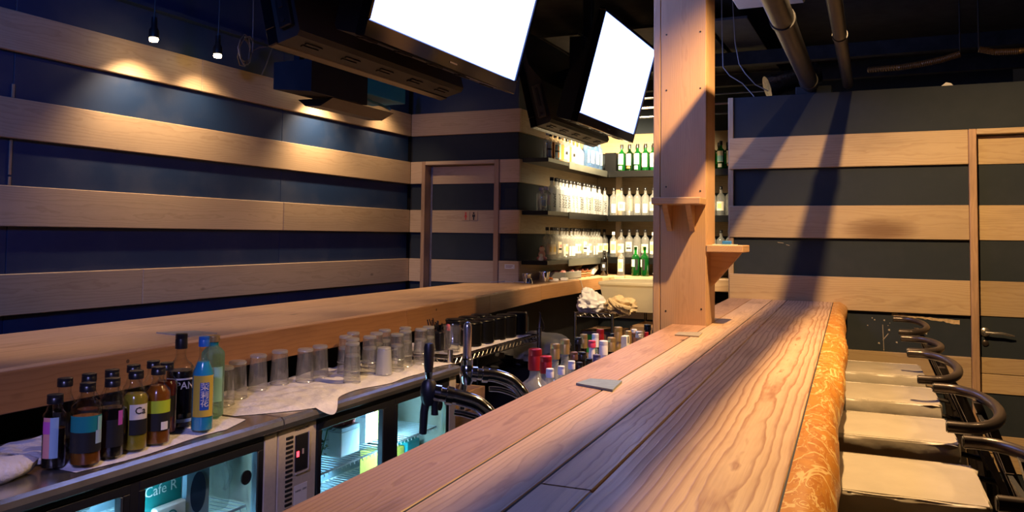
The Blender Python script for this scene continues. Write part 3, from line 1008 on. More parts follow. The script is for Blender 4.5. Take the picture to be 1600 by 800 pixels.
along((-.70, 5.50, 2.385), (-.40, 5.62, 2.485), .070, 'air_duct', 'duct', 'shiny foil air duct elbow behind the top of the partition', 'duct', rings=(.04,))
def flex(pts, label):
    P = []
    R = []
    pts = [Vector(p) for p in pts]
    for i in range(len(pts) - 1):
        for k in range(24):
            P.append(tuple(pts[i].lerp(pts[i + 1], k / 24)))
            R.append(.021 if k % 2 else .017)
    P.append(tuple(pts[-1]))
    R.append(.019)
    t = thing('flexible_conduit', label, 'conduit')
    MB().tube(P, R, 10).obj('ribbed_tube', MAT['flex'], t)
    p = pts[-1] if pts[0].x < .3 else pts[0]
    MB().tube([tuple(p), (p.x, p.y, ZC)], .005, 6).obj('hanger', MAT['black'], t)
flex([(-.10, 5.7, 2.495), (.08, 5.62, 2.482), (.205, 5.6, 2.491), (.32, 5.6, 2.51), (.415, 5.6, 2.536)], 'brown ribbed conduit sagging behind the top of the partition, nearer the pipes')
flex([(.515, 5.6, 2.557), (.60, 5.6, 2.532), (.72, 5.6, 2.527), (1.0, 5.6, 2.55)], 'brown ribbed conduit above the second door, continuing past the gap')
def wire(pts, r, mat, label):
    tag(MB().tube(pts, r, 6).obj('hanging_wire', MAT[mat]), label, 'wire')
wire([(-1.0, 5.5, ZC), (-.995, 5.5, 2.75), (-.989, 5.5, 2.542), (-.947, 5.5, 2.483), (-.864, 5.5, 2.425), (-.79, 5.5, 2.335), (-.775, 5.47, 2.29)], .004, 'cable', 'pale hanging wire behind the partition, nearer the wooden post')
wire([(-.93, 5.5, ZC), (-.91, 5.5, 2.7), (-.884, 5.5, 2.556), (-.843, 5.5, 2.488), (-.781, 5.5, 2.411), (-.70, 5.5, 2.363), (-.66, 5.5, 2.36)], .004, 'cable', 'pale hanging wire behind the partition, nearer the foil duct')
for (z, lb) in ((2.536, 'thin ceiling rod between post and partition, highest of three'), (2.38, 'thin ceiling rod between post and partition, lowest of three'), (2.457, 'thin ceiling rod between post and partition, middle one of three')):
    tag(MB().tube([(-2.2, 6.5, z), (-.5, 6.5, z + .004)], .008, 6).obj('ceiling_rod', MAT['wire'] if z != 2.457 else MAT['card']), lb, 'rod')
for i, (y, z0) in enumerate(((6.35, 2.72), (4.35, 2.86), (7.3, 2.74))):
    MB().box(-3.7, 3.0, y - .04, y + .04, z0, z0 + .10).obj('trim_%d' % (i + 2), MAT['ceil'], kind='structure')
for i in range(6):
    board('trim_%d' % (i + 5), MAT['ceil'], None, -2.6 + i * .30, -2.33 + i * .30, 5.5, 8.0, 2.86, 2.88, .003, kind='structure')
lb_ = thing('ceiling_unit', 'pale grey boxed unit on the ceiling left of the thick pipe', 'unit', (-.66, 5.0, 2.90))
MB().bbox(-.22, .20, -.45, .42, .0, .15, .01).obj('case', MAT['cream'], lb_)
MB().lathe([(.10, -.003), (.13, -.003), (.13, .001), (.10, .001)], 24).obj('rim', MAT['dgrey'], lb_)
bx = thing('junction_box', 'dark box standing on the top edge of the partition below the thick pipe', 'box', (-.42, 5.335, ZT))
MB().bbox(-.09, .12, -.03, .05, 0, .05, .004).obj('body', MAT['slate'], bx)
tgs = thing('cardboard_piece', 'small torn card piece lying on the partition top beyond the second pipe', 'card', (.33, 5.33, ZT))
MB().prism([(-.04, 0), (.03, 0), (.015, .018), (-.01, .024)], 'y', -.02, .03).obj('card', MAT['paper'], tgs)

# ---------------------------------------------------------------- bottles
def bprof(R, hb, hs, rn, h, base=.004):
    """radius/height profile of a bottle: body to hb, shoulder to hs, neck to h"""
    return [(0, 0), (R * .86, 0), (R, base * 1.6), (R, hb), (R * .96, hb + (hs - hb) * .28), (R * .74, hb + (hs - hb) * .62), (rn * 1.25, hs - .004), (rn, hs + .006), (rn, h)]


def sector(R, z0, z1, a0, a1, n=14):
    v, f = [], []
    for k in range(n + 1):
        a = a0 + (a1 - a0) * k / n
        for z in (z0, z1):
            v.append((R * math.cos(a), R * math.sin(a), z))
    for k in range(n):
        f.append((2 * k, 2 * k + 2, 2 * k + 3, 2 * k + 1))
    return MB().add(v, f, True)


PROTO = {}
def proto(key, R, hb, hs, rn, h, glass, cap, cap_h=.03, cap_r=None, labels=(), liquid=None, text=None, n=18, band=None, face=0.0):
    """labels: (z0, z1, half_angle, colour material, centre angle)"""
    parts = []
    parts.append(('glass_body', MB().lathe(bprof(R, hb, hs, rn, h), n).mesh('glass_body', MAT[glass])))
    if liquid:
        zl, mat = liquid
        r2 = R * .94
        pr = [(0, .006), (r2, .006)]
        pr += [(r2, min(zl, hb))]
        if zl > hb:
            q = min(1, (zl - hb) / (hs - hb))
            pr += [(max(rn * .8, r2 * (1 - .55 * q)), zl)]
        pr += [(0, pr[-1][1])]
        parts.append(('liquid', MB().lathe(pr, n).mesh('liquid', MAT[mat])))
    cr = cap_r or rn * 1.22
    z0 = h - cap_h * .75
    parts.append(('cap', MB().lathe([(rn * 1.01, z0), (cr, z0), (cr, z0 + cap_h * .62), (cr * .97, z0 + cap_h * .65), (cr * .97, z0 + cap_h * .70), (cr, z0 + cap_h * .73), (cr * .98, z0 + cap_h * .97), (cr * .85, z0 + cap_h), (0, z0 + cap_h)], n).mesh('cap', MAT[cap])))
    if band:
        z1, z2, mat = band
        parts.append(('neck_band', MB().lathe([(rn * 1.12, z1), (rn * 1.12, z2)], n).mesh('neck_band', MAT[mat], False)))
    for i, (z1, z2, ha, mat, ca) in enumerate(labels):
        parts.append(('label', sector(R * 1.012 + .0004 * i, z1, z2, face + ca - ha, face + ca + ha).mesh('label', MAT[mat], False)))
    if text:
        for (txt, size, z, mat, vert, ca) in text:
            me = text_mesh(txt, size, MAT[mat], bold=True)
            parts.append(('lettering', wrap_text(me, R * 1.03 + .0006, face + ca, z, vert)))
    PROTO[key] = parts


def put(key, x, y, z, label, group=None, rz=0.0, cat='bottle', name='bottle', tilt=0):
    t = thing(name, label, cat, (x, y, z), rz, group)
    for nm, me in PROTO[key]:
        link(nm, me, t)
    return t


def lm(name, col, rough=.5):
    MAT[name] = plain(name, col, rough)
    return name
for nm, c in (('lb_teal', (.01, .23, .22)), ('lb_navy', (.02, .04, .10)), ('lb_orange', (.72, .26, .05)), ('lb_yellow', (.80, .60, .20)), ('lb_cream', (.80, .72, .56)), ('lb_pink', (.75, .30, .28)), ('lb_green', (.05, .30, .10)), ('lb_lime', (.52, .66, .03)), ('lb_magenta', (.55, .10, .45)), ('lb_lteal', (.30, .62, .62)), ('lb_bluegrey', (.35, .50, .62)), ('lb_blue', (.02, .10, .42)), ('lb_mustard', (.66, .47, .06)), ('liq_amber', (.20, .06, .01)), ('liq_orange', (.24, .075, .008)), ('liq_yellow', (.30, .235, .02)), ('liq_black', (.008, .006, .006)), ('liq_red', (.12, .02, .01)), ('liq_blue', (.03, .36, .58)), ('liq_peach', (.60, .30, .12))):
    lm(nm, c, .45 if nm.startswith('lb') else .15)
# shelf bottles; face = 0 looks along +x, -90 deg looks towards the guests
FX, FY = 0.0, -PI / 2
proto('spirit_a', .039, .175, .215, .013, .272, 'glass_cl', 'blackcap', .028, labels=[(.05, .135, 1.1, 'lb_cream', 0), (.07, .115, .5, 'lb_yellow', 0)])
proto('spirit_b', .039, .175, .215, .013, .272, 'glass_cl', 'blackcap', .028, labels=[(.03, .115, .55, 'paper', 0)])
proto('spirit_c', .039, .175, .215, .013, .272, 'glass_cl', 'blackcap', .028, labels=[(.06, .155, .9, 'lb_cream', 0), (.085, .10, .6, 'ink', 0), (.11, .13, .35, 'lb_pink', 0)])
proto('spirit_d', .039, .175, .215, .013, .272, 'glass_cl', 'blackcap', .028, labels=[(.05, .16, .35, 'lb_yellow', .5)])
proto('japan', .040, .19, .225, .015, .285, 'glass_frost', 'blackcap', .03, text=[('JAPAN', .040, .095, 'ink', True, -.25)])
proto('japan_gold', .040, .19, .225, .015, .285, 'glass_frost', 'blackcap', .03, text=[('JAPAN', .036, .10, 'card', True, -.25)], labels=[(.13, .165, .4, 'lb_yellow', -.2)])
proto('square', .040, .15, .17, .016, .20, 'glass_cl', 'whitecap', .03, labels=[(.05, .14, .5, 'paper', 0)])
proto('squat', .036, .12, .145, .013, .165, 'glass_cl', 'silverfoil', .025, labels=[(.04, .09, .7, 'lb_bluegrey', 0)])
proto('amber_a', .038, .155, .185, .013, .225, 'glass_cl', 'silverfoil', .03, labels=[(.02, .14, .45, 'lb_bluegrey', -.5), (.03, .125, .5, 'lb_orange', .55), (.075, .088, 1.2, 'ink', 0)])
proto('amber_b', .038, .155, .185, .013, .225, 'glass_cl', 'blackcap', .03, labels=[(.02, .15, .5, 'lb_orange', -.1), (.02, .15, .25, 'lb_lteal', -.8)], liquid=(.15, 'liq_peach'))
proto('amber_c', .038, .155, .185, .013, .225, 'glass_cl', 'gold', .03, labels=[(.03, .13, .8, 'lb_cream', 0), (.07, .10, .5, 'ink', 0)], liquid=(.07, 'liq_peach'))
proto('globe', .048, .12, .17, .016, .21, 'glass_frost', 'gold', .03, labels=[(.06, .12, .5, 'lb_pink', 0)])
proto('pale_blue', .034, .20, .235, .013, .300, 'glass_blue', 'whitecap', .035, labels=[(.05, .17, .4, 'paper', .2)])
proto('green_a', .036, .17, .205, .013, .262, 'glass_green', 'blackcap', .04, labels=[(.04, .175, .8, 'paper', 0), (.045, .085, .4, 'lb_cream', 0)])
proto('green_b', .036, .17, .205, .013, .262, 'glass_green', 'blackcap', .04, labels=[(.07, .175, .85, 'lb_cream', 0), (.075, .13, .85, 'lb_lteal', 0), (.02, .055, .5, 'paper', 0)])
proto('green_c', .036, .17, .205, .013, .262, 'glass_dgreen', 'blackcap', .04, labels=[(.06, .175, .75, 'lb_cream', 0), (.03, .05, .5, 'lb_orange', 0)])
proto('green_plain', .0395, .175, .215, .013, .275, 'glass_green', 'glass_dgreen', .03, labels=[(.09, .16, .55, 'paper', -.5), (.06, .165, .3, 'ink', .5)])
proto('orange_label', .036, .16, .20, .013, .245, 'glass_cl', 'whitecap', .03, labels=[(.04, .16, .8, 'lb_cream', 0), (.07, .13, .5, 'lb_yellow', 0)])
proto('black_bottle', .036, .15, .19, .013, .235, 'glass_dark', 'blackcap', .03, labels=[(.05, .13, .8, 'ink', 0), (.08, .11, .3, 'paper', .1)])

# ---------------------------------------------------------------- shelves in the alcove
SZ = (2.040, 1.602, 1.190)
SX0, SX1 = XA, -2.522
SY0 = 6.165
SBY = 7.70
names = ('top', 'middle', 'lowest')
MAT['shelf_lip'] = plain('dull metal shelf lip', (.26, .27, .24), .35, .8)
for k, z in enumerate(SZ):
    s = thing('bottle_shelf', '%s black bottle shelf on the alcove wall beside the washroom door' % names[k], 'shelf', (SX0, SY0, z))
    board('board', MAT['tin'], s, 0, SX1 - SX0, 0, SBY - SY0 - .002, -.034, 0, .002, axis=1)
    board('front_strip', MAT['shelf_lip' if k != 1 else 'tin'], s, SX1 - SX0, SX1 - SX0 + .006, .48, SBY - SY0 + .0, -.056, .004, .001)
    s = thing('bottle_shelf', '%s black bottle shelf on the back wall of the alcove' % names[k], 'shelf', (-2.75, SBY, z))
    board('board', MAT['tin'], s, 0, 1.70, 0, YB - PT - SBY, -.036, 0, .002, axis=0)
    board('front_strip', MAT['tin'], s, .245, 1.70, -.006, 0, -.058, .004, .001)
for k in range(2):
    z0, z1 = SZ[k + 1], SZ[k] - .038
    t = tag(board('corner_post', MAT['plank'], None, -2.50, -2.44, 7.93, 7.96, z0, z1, .003), 'pale wooden upright in the alcove corner, %s the middle shelf' % ('above' if k == 0 else 'below'), 'post')
SHW = (1, .77, .46)
light('shelf_fill_light', 'SPOT', (-2.05, 6.6, 2.68), 270, SHW, (-2.35, 7.9, 1.65), .04, 84, .8)
light('alcove_spot_light', 'SPOT', (-1.80, 6.22, 2.68), 930, SHW, (-2.32, 7.35, 1.72), .04, 76, .8)

rnd = random.Random(11)
def ordinal(n):
    return ['first', 'second', 'third', 'fourth', 'fifth', 'sixth', 'seventh', 'eighth', 'ninth', 'tenth', 'eleventh', 'twelfth', 'thirteenth', 'fourteenth', 'fifteenth', 'sixteenth', 'seventeenth', 'eighteenth', 'nineteenth', 'twentieth'][n]
XROW = -2.592
# lowest shelf, left wall
for i in range(17):
    y = 6.33 + i * .080
    k = ['spirit_a', 'spirit_a', 'spirit_d', 'spirit_c', 'spirit_b', 'spirit_a', 'spirit_b', 'spirit_b'][i % 8]
    put(k, XROW + rnd.uniform(-.008, .008), y, SZ[2], 'clear black-capped bottle, %s from near end of lowest alcove shelf' % ordinal(i), 'clear bottles on the lowest left alcove shelf', rnd.uniform(-.5, .1))
# middle shelf, left wall
put('squat', -2.60, 6.225, SZ[1], 'short clear foil-topped bottle at the near end of the middle alcove shelf', 'bottles on the middle left alcove shelf', -.4)
put('square', -2.60, 6.315, SZ[1], 'wide clear bottle with a white slip label, beside the short foil-topped bottle', 'bottles on the middle left alcove shelf', -.4)
put('square', -2.69, 6.42, SZ[1], 'wide clear bottle behind the first frosted bottles of the middle alcove shelf', 'bottles on the middle left alcove shelf', .4)
for i in range(14):
    y = 6.42 + i * .088
    put('japan_gold' if i in (5, 6, 9, 11) else 'japan', XROW + rnd.uniform(-.006, .006), y, SZ[1], 'frosted lettered bottle, %s from near end of middle alcove shelf' % ordinal(i), 'bottles on the middle left alcove shelf', rnd.uniform(-.35, .1))
# top shelf, left wall
for i in range(9):
    y = 6.30 + i * .098
    k = ['amber_a', 'amber_b', 'amber_a', 'amber_b', 'amber_c', 'amber_b', 'amber_c', 'globe', 'globe'][i]
    put(k, XROW + rnd.uniform(-.006, .006), y, SZ[0], ['bottle with blue and orange label', 'amber bottle with teal edged label', 'bottle with blue and orange label', 'amber bottle with teal edged label', 'gold-capped bottle with black banded label', 'amber bottle with teal edged label', 'gold-capped bottle with black banded label', 'round frosted bottle', 'round frosted bottle'][i] + ', %s along top alcove shelf' % ordinal(i), 'bottles on the top left alcove shelf', rnd.uniform(-.5, 0))
for i in range(6):
    put('pale_blue', -2.575 + .012 * (i % 2), 7.24 + i * .068, SZ[0], 'tall pale blue bottle, %s from near side of the blue bunch' % ordinal(i), 'pale blue bottles on the top alcove shelf', -.6)
for k, (x, y) in enumerate(((-2.60, 7.698), (-2.63, 7.80), (-2.62, 7.93))):
    for z, kk, lb in ((SZ[1], 'japan', 'middle'), (SZ[2], 'spirit_a', 'lowest')):
        put(kk, x, y, z, '%s bottle tucked into the alcove corner on the %s shelf' % (('front', 'second', 'rearmost')[k], lb), 'bottles in the alcove corner', -.8)
bb_ = thing('black_case', 'plain black case in the corner between the pale blue and the green bottles', 'case', (-2.505, 7.84, SZ[0]))
MB().bbox(-.055, .06, -.09, .10, 0, .19, .004).obj('body', MAT['tin'], bb_)
# back wall shelves
for i in range(15):
    x = -2.473 + i * .081
    k = ['green_a', 'green_b', 'green_c', 'green_b', 'green_a', 'green_a'][i % 6]
    if i > 0:
        put(k, x, 7.775, SZ[0], 'pale-labelled green bottle, %s from corner on top back wall shelf' % ordinal(i), 'green bottles on the back wall', FY + rnd.uniform(-.25, .05))
    if i > 0:
        put('green_c', x + .04, 7.90, SZ[0], 'rear dark green bottle, %s from corner on top back wall shelf' % ordinal(i), 'green bottles on the back wall', FY)
    k = ['spirit_b', 'spirit_a', 'spirit_d', 'spirit_b'][i % 4]
    put(k, x + .0, 7.775, SZ[1], 'clear bottle, %s from corner on middle back wall shelf' % ordinal(i), 'clear bottles on the middle back wall shelf', FY + rnd.uniform(-.3, .3))
    k = ['orange_label', 'spirit_a', 'spirit_c', 'spirit_b', 'spirit_a'][i % 5]
    put(k, x + .0, 7.775, SZ[2], 'clear bottle, %s from corner on lowest back wall shelf' % ordinal(i), 'clear bottles on the lowest back wall shelf', FY + rnd.uniform(-.3, .3))
# on the counter below
put('green_plain', -2.205, 7.635, 1.018, 'bright green bottle with white label on the counter below the back wall shelves', 'green bottles on the back counter', FY)
put('green_plain', -2.115, 7.635, 1.018, 'bright green bottle on the back counter, closer to the wooden post than its twin', 'green bottles on the back counter', FY - .5)
put('orange_label', -2.345, 7.62, 1.018, 'clear bottle with orange and cream label in the corner of the back counter', None, FY)
put('black_bottle', -2.475, 7.50, 1.018, 'dark bottle with small white label in the corner of the back counter', None, FY)

def lump(name, mat, parent, sx, sy, sz, seed, loc=(0, 0, 0), n=30, m=18, amp=.16, fr=3.2, flat=.0):
    """crumpled soft heap resting on z = 0"""
    rn = random.Random(seed)
    ph = [rn.uniform(0, 6.3) for _ in range(9)]
    v, f = [], []
    for j in range(m + 1):
        th = PI * j / m
        for i in range(n):
            a = 2 * PI * i / n
            d = Vector((math.sin(th) * math.cos(a), math.sin(th) * math.sin(a), math.cos(th)))
            w = 1 + amp * (math.sin(fr * d.x * 2 + ph[0] + 2 * math.sin(fr * d.y + ph[1])) * .5 + math.sin(fr * d.y * 2.3 + ph[2] + 2 * math.sin(fr * d.z * 1.3 + ph[3])) * .5 + .55 * math.sin(fr * 2.6 * (d.x + d.z) + ph[4]) * math.sin(fr * 2.2 * (d.y - d.z) + ph[5]))
            p = Vector((d.x * sx * w, d.y * sy * w, max(0.0, (d.z * w + .75) / 1.75) * sz))
            v.append(tuple(p))
    for j in range(m):
        for i in range(n):
            i2 = (i + 1) % n
            f.append((j * n + i, j * n + i2, (j + 1) * n + i2, (j + 1) * n + i))
    return MB().add(v, f, True).obj(name, MAT[mat], parent, loc)

tag(lump('folded_cloth', 'towel', None, .085, .06, .07, 4, (-1.95, 7.67, 1.018)), 'small heap of white cloth on the back counter beside the green bottles', 'cloth')
# grey trays and stacked baskets below the lowest shelf
tr = thing('serving_tray', 'grey open tray of small pink packets under the lowest alcove shelf', 'tray', (-2.60, 6.72, 1.019))
MB().bbox(-.10, .10, -.20, .20, 0, .008, .002).obj('base', MAT['dgrey'], tr)
for (a, b, c, d) in ((-.10, .10, -.20, -.19), (-.10, .10, .19, .20), (-.10, -.09, -.19, .19), (.09, .10, -.19, .19), (-.09, .09, -.005, .005)):
    MB().bbox(a, b, c, d, .008, .065, .002).obj('side', plain('grey board', (.22, .22, .20), .6), tr)
for i, (x, y) in enumerate(((-.03, -.11), (.03, -.08), (-.02, .07), (.035, .12))):
    lump('packet', 'lb_pink', tr, .035, .045, .07, 20 + i, (x, y, .008), 14, 8)
for i in range(3):
    bk = thing('wicker_basket', 'small stack of shallow tan baskets behind the grey tray, %s' % ('nearest the tray', 'middle stack', 'furthest from the tray')[i], 'basket', (-2.585, 7.0 + i * .135, 1.019), 0, 'stacked baskets on the back counter')
    for k in range(3):
        MB().lathe([(0, k * .020), (.045, k * .020), (.058, k * .020 + .017), (.061, k * .020 + .018), (.060, k * .020 + .013)], 16).obj('basket', MAT['tan'] if k % 2 else plain('wicker', (.42, .20, .09), .7), bk)
    lump('packet', 'lb_pink', bk, .03, .03, .03, 40 + i, (0, 0, .05), 12, 8)
bp2 = thing('patterned_packet', 'white packet with black speckled print leaning in the corner of the back counter', 'packet', (-2.61, 7.445, 1.019), .1)
o = MB().bbox(-.07, .07, -.10, .10, 0, .06, .012, 2).obj('packet', plain('speckled print', (.7, .66, .6), .5, nscale=70, namt=.8), bp2)
o.rotation_euler = (.25, 0, 0)
o.location = (0, 0, .03)
# steel measuring cups, charger and cables near the corner of the washroom wall
def cup(x, y, r, h, label, flip=False):
    t = thing('steel_cup', label, 'cup', (x, y, 1.0195), 0, 'steel cups on the back counter')
    p = [(0, 0), (r * .62, 0), (r * .66, h * .04), (r * .9, h * .55), (r, h), (r * .95, h), (r * .84, h * .55), (r * .58, h * .08), (0, h * .07)]
    if flip:
        p = [(0, h * .93), (r * .58, h * .93), (r * .85, h * .5), (r * .96, 0), (r, 0), (r * .9, h * .5), (r * .64, h), (0, h)]
    MB().lathe(p, 20).obj('cup', MAT['chrome'], t)
    MB().lathe([(r * .99, h * (1 if not flip else .0) - (0 if flip else .003)), (r * 1.04, h * (1 if not flip else 0) - (0 if flip else .003)), (r * 1.04, h * (1 if not flip else 0) + (.003 if flip else 0)), (r * .99, h * (1 if not flip else 0) + (.003 if flip else 0))], 20).obj('rim', MAT['chrome'], t)
cup(-2.64, 6.02, .038, .07, 'steel cup nearest the washroom wall on the back counter')
cup(-2.53, 6.12, .046, .085, 'tallest steel cup of the group on the back counter')
cup(-2.575, 5.90, .036, .04, 'low steel cup turned upside down in front of the two taller cups', True)
ch = thing('charger', 'white and orange charging pack beside the steel cups', 'charger', (-2.525, 6.30, 1.019), .5)
MB().bbox(-.045, .045, -.03, .03, 0, .022, .006, 2).obj('body', MAT['white'], ch)
o = MB().bbox(-.03, .03, -.035, .035, 0, .012, .003).obj('orange_flap', plain('orange plastic', (.75, .22, .03), .4), ch, (-.035, -.005, .022), (0, .25, 0))
ad = thing('adapter', 'small white plug adapter at the counter edge right of the charging pack', 'adapter', (-2.49, 6.47, 1.019), .2)
MB().bbox(-.03, .03, -.035, .035, 0, .024, .006, 2).obj('body', MAT['white'], ad)
tag(MB().tube([(-2.86, 5.80, 1.0235), (-2.80, 5.95, 1.0235), (-2.70, 5.90, 1.0235), (-2.74, 5.98, 1.025), (-2.68, 5.935, 1.025), (-2.63, 5.955, 1.0235)], .0032, 6).obj('cable', MAT['cable_white']), 'loose white cable curling beside the steel cups', 'cable')
tag(MB().tube([(-2.475, 6.505, 1.024), (-2.46, 6.58, 1.026), (-2.44, 6.65, 1.026), (-2.425, 6.69, 1.015), (-2.418, 6.73, .95), (-2.416, 6.77, .85), (-2.416, 6.79, .76)], .003, 6).obj('cable', MAT['cable_white']), 'thin pale cable hanging over the back counter edge beside the plastic bag', 'cable')
# figurines at the near end of the lowest shelf
fg = thing('figurine', 'pink seated figurine at the near end of the lowest alcove shelf', 'figurine', (-2.60, 6.235, SZ[2]))
lump('skirt', 'lb_pink', fg, .045, .04, .04, 3, n=16, m=10, amp=.08)
MB().lathe([(0, .03), (.026, .034), (.030, .055), (.020, .078), (0, .082)], 14).obj('body', plain('pink plush', (.72, .42, .34), .8), fg)
MB().lathe([(0, .074), (.017, .078), (.024, .094), (.018, .112), (0, .118)], 14).obj('head', plain('pale pink plush', (.78, .58, .48), .8), fg)
for s in (-1, 1):
    MB().lathe([(0, -.008), (.008, 0), (0, .008)], 8).obj('ear', MAT['redfoil'], fg, (0, s * .018, .116))
fw = thing('figurine', 'tiny white figurine beside the pink seated one', 'figurine', (-2.585, 6.182, SZ[2]))
MB().lathe([(0, 0), (.019, .002), (.022, .014), (.015, .028), (.012, .032), (.016, .042), (.012, .055), (0, .060)], 14).obj('body', MAT['white'], fw)

# ---------------------------------------------------------------- glass-door refrigerators under the back counter
FXF, FXB, FH = -1.80, -2.245, .80
MAT['tube_light'] = emit('fridge tube', (.42, .78, 1.0), 60)
MAT['fframe'] = plain('dark door frame', (.030, .030, .031), .35, .4)
MAT['alu'] = plain('aluminium edge', (.35, .38, .40), .3, .9)
def fridge(label, y0, y1, panel, doors, end_w):
    f = thing('glass_door_fridge', label, 'fridge', (FXB, y0, 0))
    W = y1 - y0
    D = FXF - FXB
    def B(name, mat, a, b, c, d, e, g, bev=.003, par=f, **k):
        return MB().bbox(a, b, c, d, e, g, bev).obj(name, MAT[mat], par, **k)
    # worktop with a rounded steel nosing
    m = MB().prism([(0, .758), (D + .012, .758), (D + .022, .764), (D + .025, .778), (D + .022, .792), (D + .012, FH), (0, FH)], 'y', .001, W - .001)
    m.obj('worktop', MAT['steel'], f)
    B('bottom', 'cream', 0, D, 0, W, .10, .15)
    B('back_panel', 'liner', 0, .02, .002, W - .002, .15, .757)
    B('side_panel', 'liner', .02, D - .03, .004, .024, .15, .757)
    B('side_panel', 'cream', .02, D, W - end_w, W, .15, .757)
    B('top_rail', 'fframe', D - .03, D - .002, panel, W - end_w, .738, .757, .002)
    for (a, b) in ((.03, .09), (W - .09, W - .03)):
        B('foot', 'dark', D - .08, D - .03, a, b, 0, .10)
        B('foot', 'dark', .03, .08, a, b, 0, .10)
    # machine compartment with grille and control panel
    B('control_panel', 'cream', D - .02, D, .0, panel, .15, .757, .003)
    B('compartment_wall', 'liner', .02, D - .02, panel - .012, panel, .15, .757)
    for k in range(26):
        z = .725 - k * .0155
        MB().bbox(D - .001, D + .003, .038, .072, z - .0085, z, .001).obj('grille_slot', MAT['ink'], f)
    cp = B('control_window', 'ink', D, D + .004, .083, .148, .60, .722, .002)
    B('window_edge', 'cream', D + .001, D + .007, .148, .153, .597, .725, .001)
    B('window_edge', 'cream', D + .001, D + .007, .083, .153, .592, .598, .001)
    MB().box(D + .004, D + .006, .088, .099, .650, .668).obj('red_digit', emit('red digit', (1, .04, .06), 5), cp)
    MB().box(D + .004, D + .006, .116, .123, .655, .672).obj('switch', MAT['cream'], cp)
    B('data_plate', 'paper', D, D + .0015, .083, .150, .48, .555, .0005, label='small printed data plate')
    lt_ = text_mesh('HOSHIZAKI', .0145, MAT['ink'], bold=True)
    o = link('maker_lettering', lt_, f, (D + .0012, .118, .740), (PI / 2, 0, PI / 2))
    tm = text_mesh('R404A   100V', .010, MAT['ink'])
    link('plate_lettering', tm, f, (D + .0022, .1165, .535), (PI / 2, 0, PI / 2))
    # doors
    for (a, b) in doors:
        d = MB()
        fw = .022
        d.bbox(D - .022, D, a, b, .712, .738, .002)
        d.bbox(D - .022, D, a, b, .15, .185, .002)
        d.bbox(D - .022, D, a, a + fw, .185, .712, .002)
        d.bbox(D - .022, D, b - fw, b, .185, .712, .002)
        dd = d.obj('door', MAT['fframe'], f)
        MB().box(D - .014, D - .010, a + fw - .004, b - fw + .004, .18, .717).obj('pane', MAT['pane'], dd)
        MB().bbox(D - .020, D + .003, b - fw - .010, b - fw - .002, .186, .711, .001).obj('glazing_edge', MAT['alu'], dd)
        if a > .5:
            MB().lathe([(0, 0), (.022, 0), (.022, .004), (.017, .004), (.017, .002), (0, .002)], 18, Matrix.Translation((D - .010, b - fw - .045, .640)) @ Matrix.Rotation(PI / 2, 4, 'Y')).obj('finger_pull', MAT['dark'], dd)
    B('middle_stile', 'fframe', D - .026, D - .001, doors[0][1] - .002, doors[1][0] + .002, .15, .738, .002)
    # wire shelves and the light tube behind the middle stile
    ym = (doors[0][1] + doors[1][0]) / 2 + (.040 if y0 < 1.5 else .070)
    MB().tube([(D - .045, ym, .17), (D - .045, ym, .735)], .011, 10).obj('light_tube', MAT['tube_light'], f)
    for (a, b) in ((doors[0][0] + .01, ym - .02), (ym + .02, doors[1][1] - .01)):
        for z in (.53, .33):
            s = MB().tube([(D - .06, a, z), (D - .06, b, z)], .004, 6).tube([(.04, a, z), (.04, b, z)], .004, 6)
            n = int((b - a) / .026)
            for k in range(n + 1):
                y = a + (b - a) * k / n
                s.tube([(.04, y, z + .003), (D - .06, y, z + .003), (D - .056, y, z - .012)], .0022, 5)
            s.obj('wire_shelf', MAT['white'], f, kind='stuff')
    return f


fridge('steel-topped glass door fridge under the liqueur bottles, nearer end of the run', .90, 2.108, .205, [(.235, .645), (.672, 1.145)], .06)
fridge('steel-topped glass door fridge with cream control panel beside the beer taps', 2.112, 3.312, .195, [(.205, .632), (.692, 1.135)], .06)
for (lb, y, w) in (('pale cool light inside the near fridge', 1.598, 18), ('pale cool light inside the far fridge', 2.845, 18)):
    light('fridge_light', 'AREA', (-1.86, y, .55), w, (.27, .66, 1), (-2.1, y, .45), .06, size_y=.28)

# things kept inside the fridges
def carton(label, x, y, z, dx, dy, dz, parts, cat='carton', rz=0, name='carton', txt=None, group=None):
    t = thing(name, label, cat, (x, y, z), rz, group)
    for (nm, mat, a, b) in parts:
        MB().bbox(-dx / 2, dx / 2, -dy / 2, dy / 2, dz * a, dz * b, .002).obj(nm, MAT[mat] if mat in MAT else mat, t)
    if txt:
        for (s, size, zz, mat) in txt:
            me = text_mesh(s, size, MAT[mat])
            link('lettering', me, t, (dx / 2 + .0016, 0, zz), (PI / 2 , 0, PI / 2))
    return t
SH = .5375
carton('teal and white drinks carton with handwritten lettering in the near fridge', -1.93, 1.72, SH, .09, .15, .195, [('body', 'white', 0, 1)], txt=[('Cafe R', .042, .128, 'paper')])
_c = [o for o in bpy.data.objects if o.get('label', '').startswith('teal and white drinks carton')][0]
MB().box(.0452, .0460, -.0735, .0735, .002, .193).box(-.043, .043, -.0757, -.075, .13, .193).obj('teal_print', MAT['lb_teal'], _c)
bg1 = thing('label_pouch', 'pale pouch with a round clock-like emblem in front of the teal carton', 'pouch', (-1.868, 1.735, SH))
MB().bbox(-.012, .012, -.055, .055, 0, .085, .005).obj('pouch', MAT['white'], bg1)
MB().lathe([(.016, 0), (.020, 0), (.020, .001), (.016, .001)], 20, Matrix.Translation((.0125, 0, .05)) @ Matrix.Rotation(PI / 2, 4, 'Y')).obj('emblem', MAT['lb_teal'], bg1)
MB().box(.0125, .0135, -.002, .002, .05, .062).box(.0125, .0135, -.002, .008, .048, .051).obj('hands', MAT['lb_teal'], bg1)
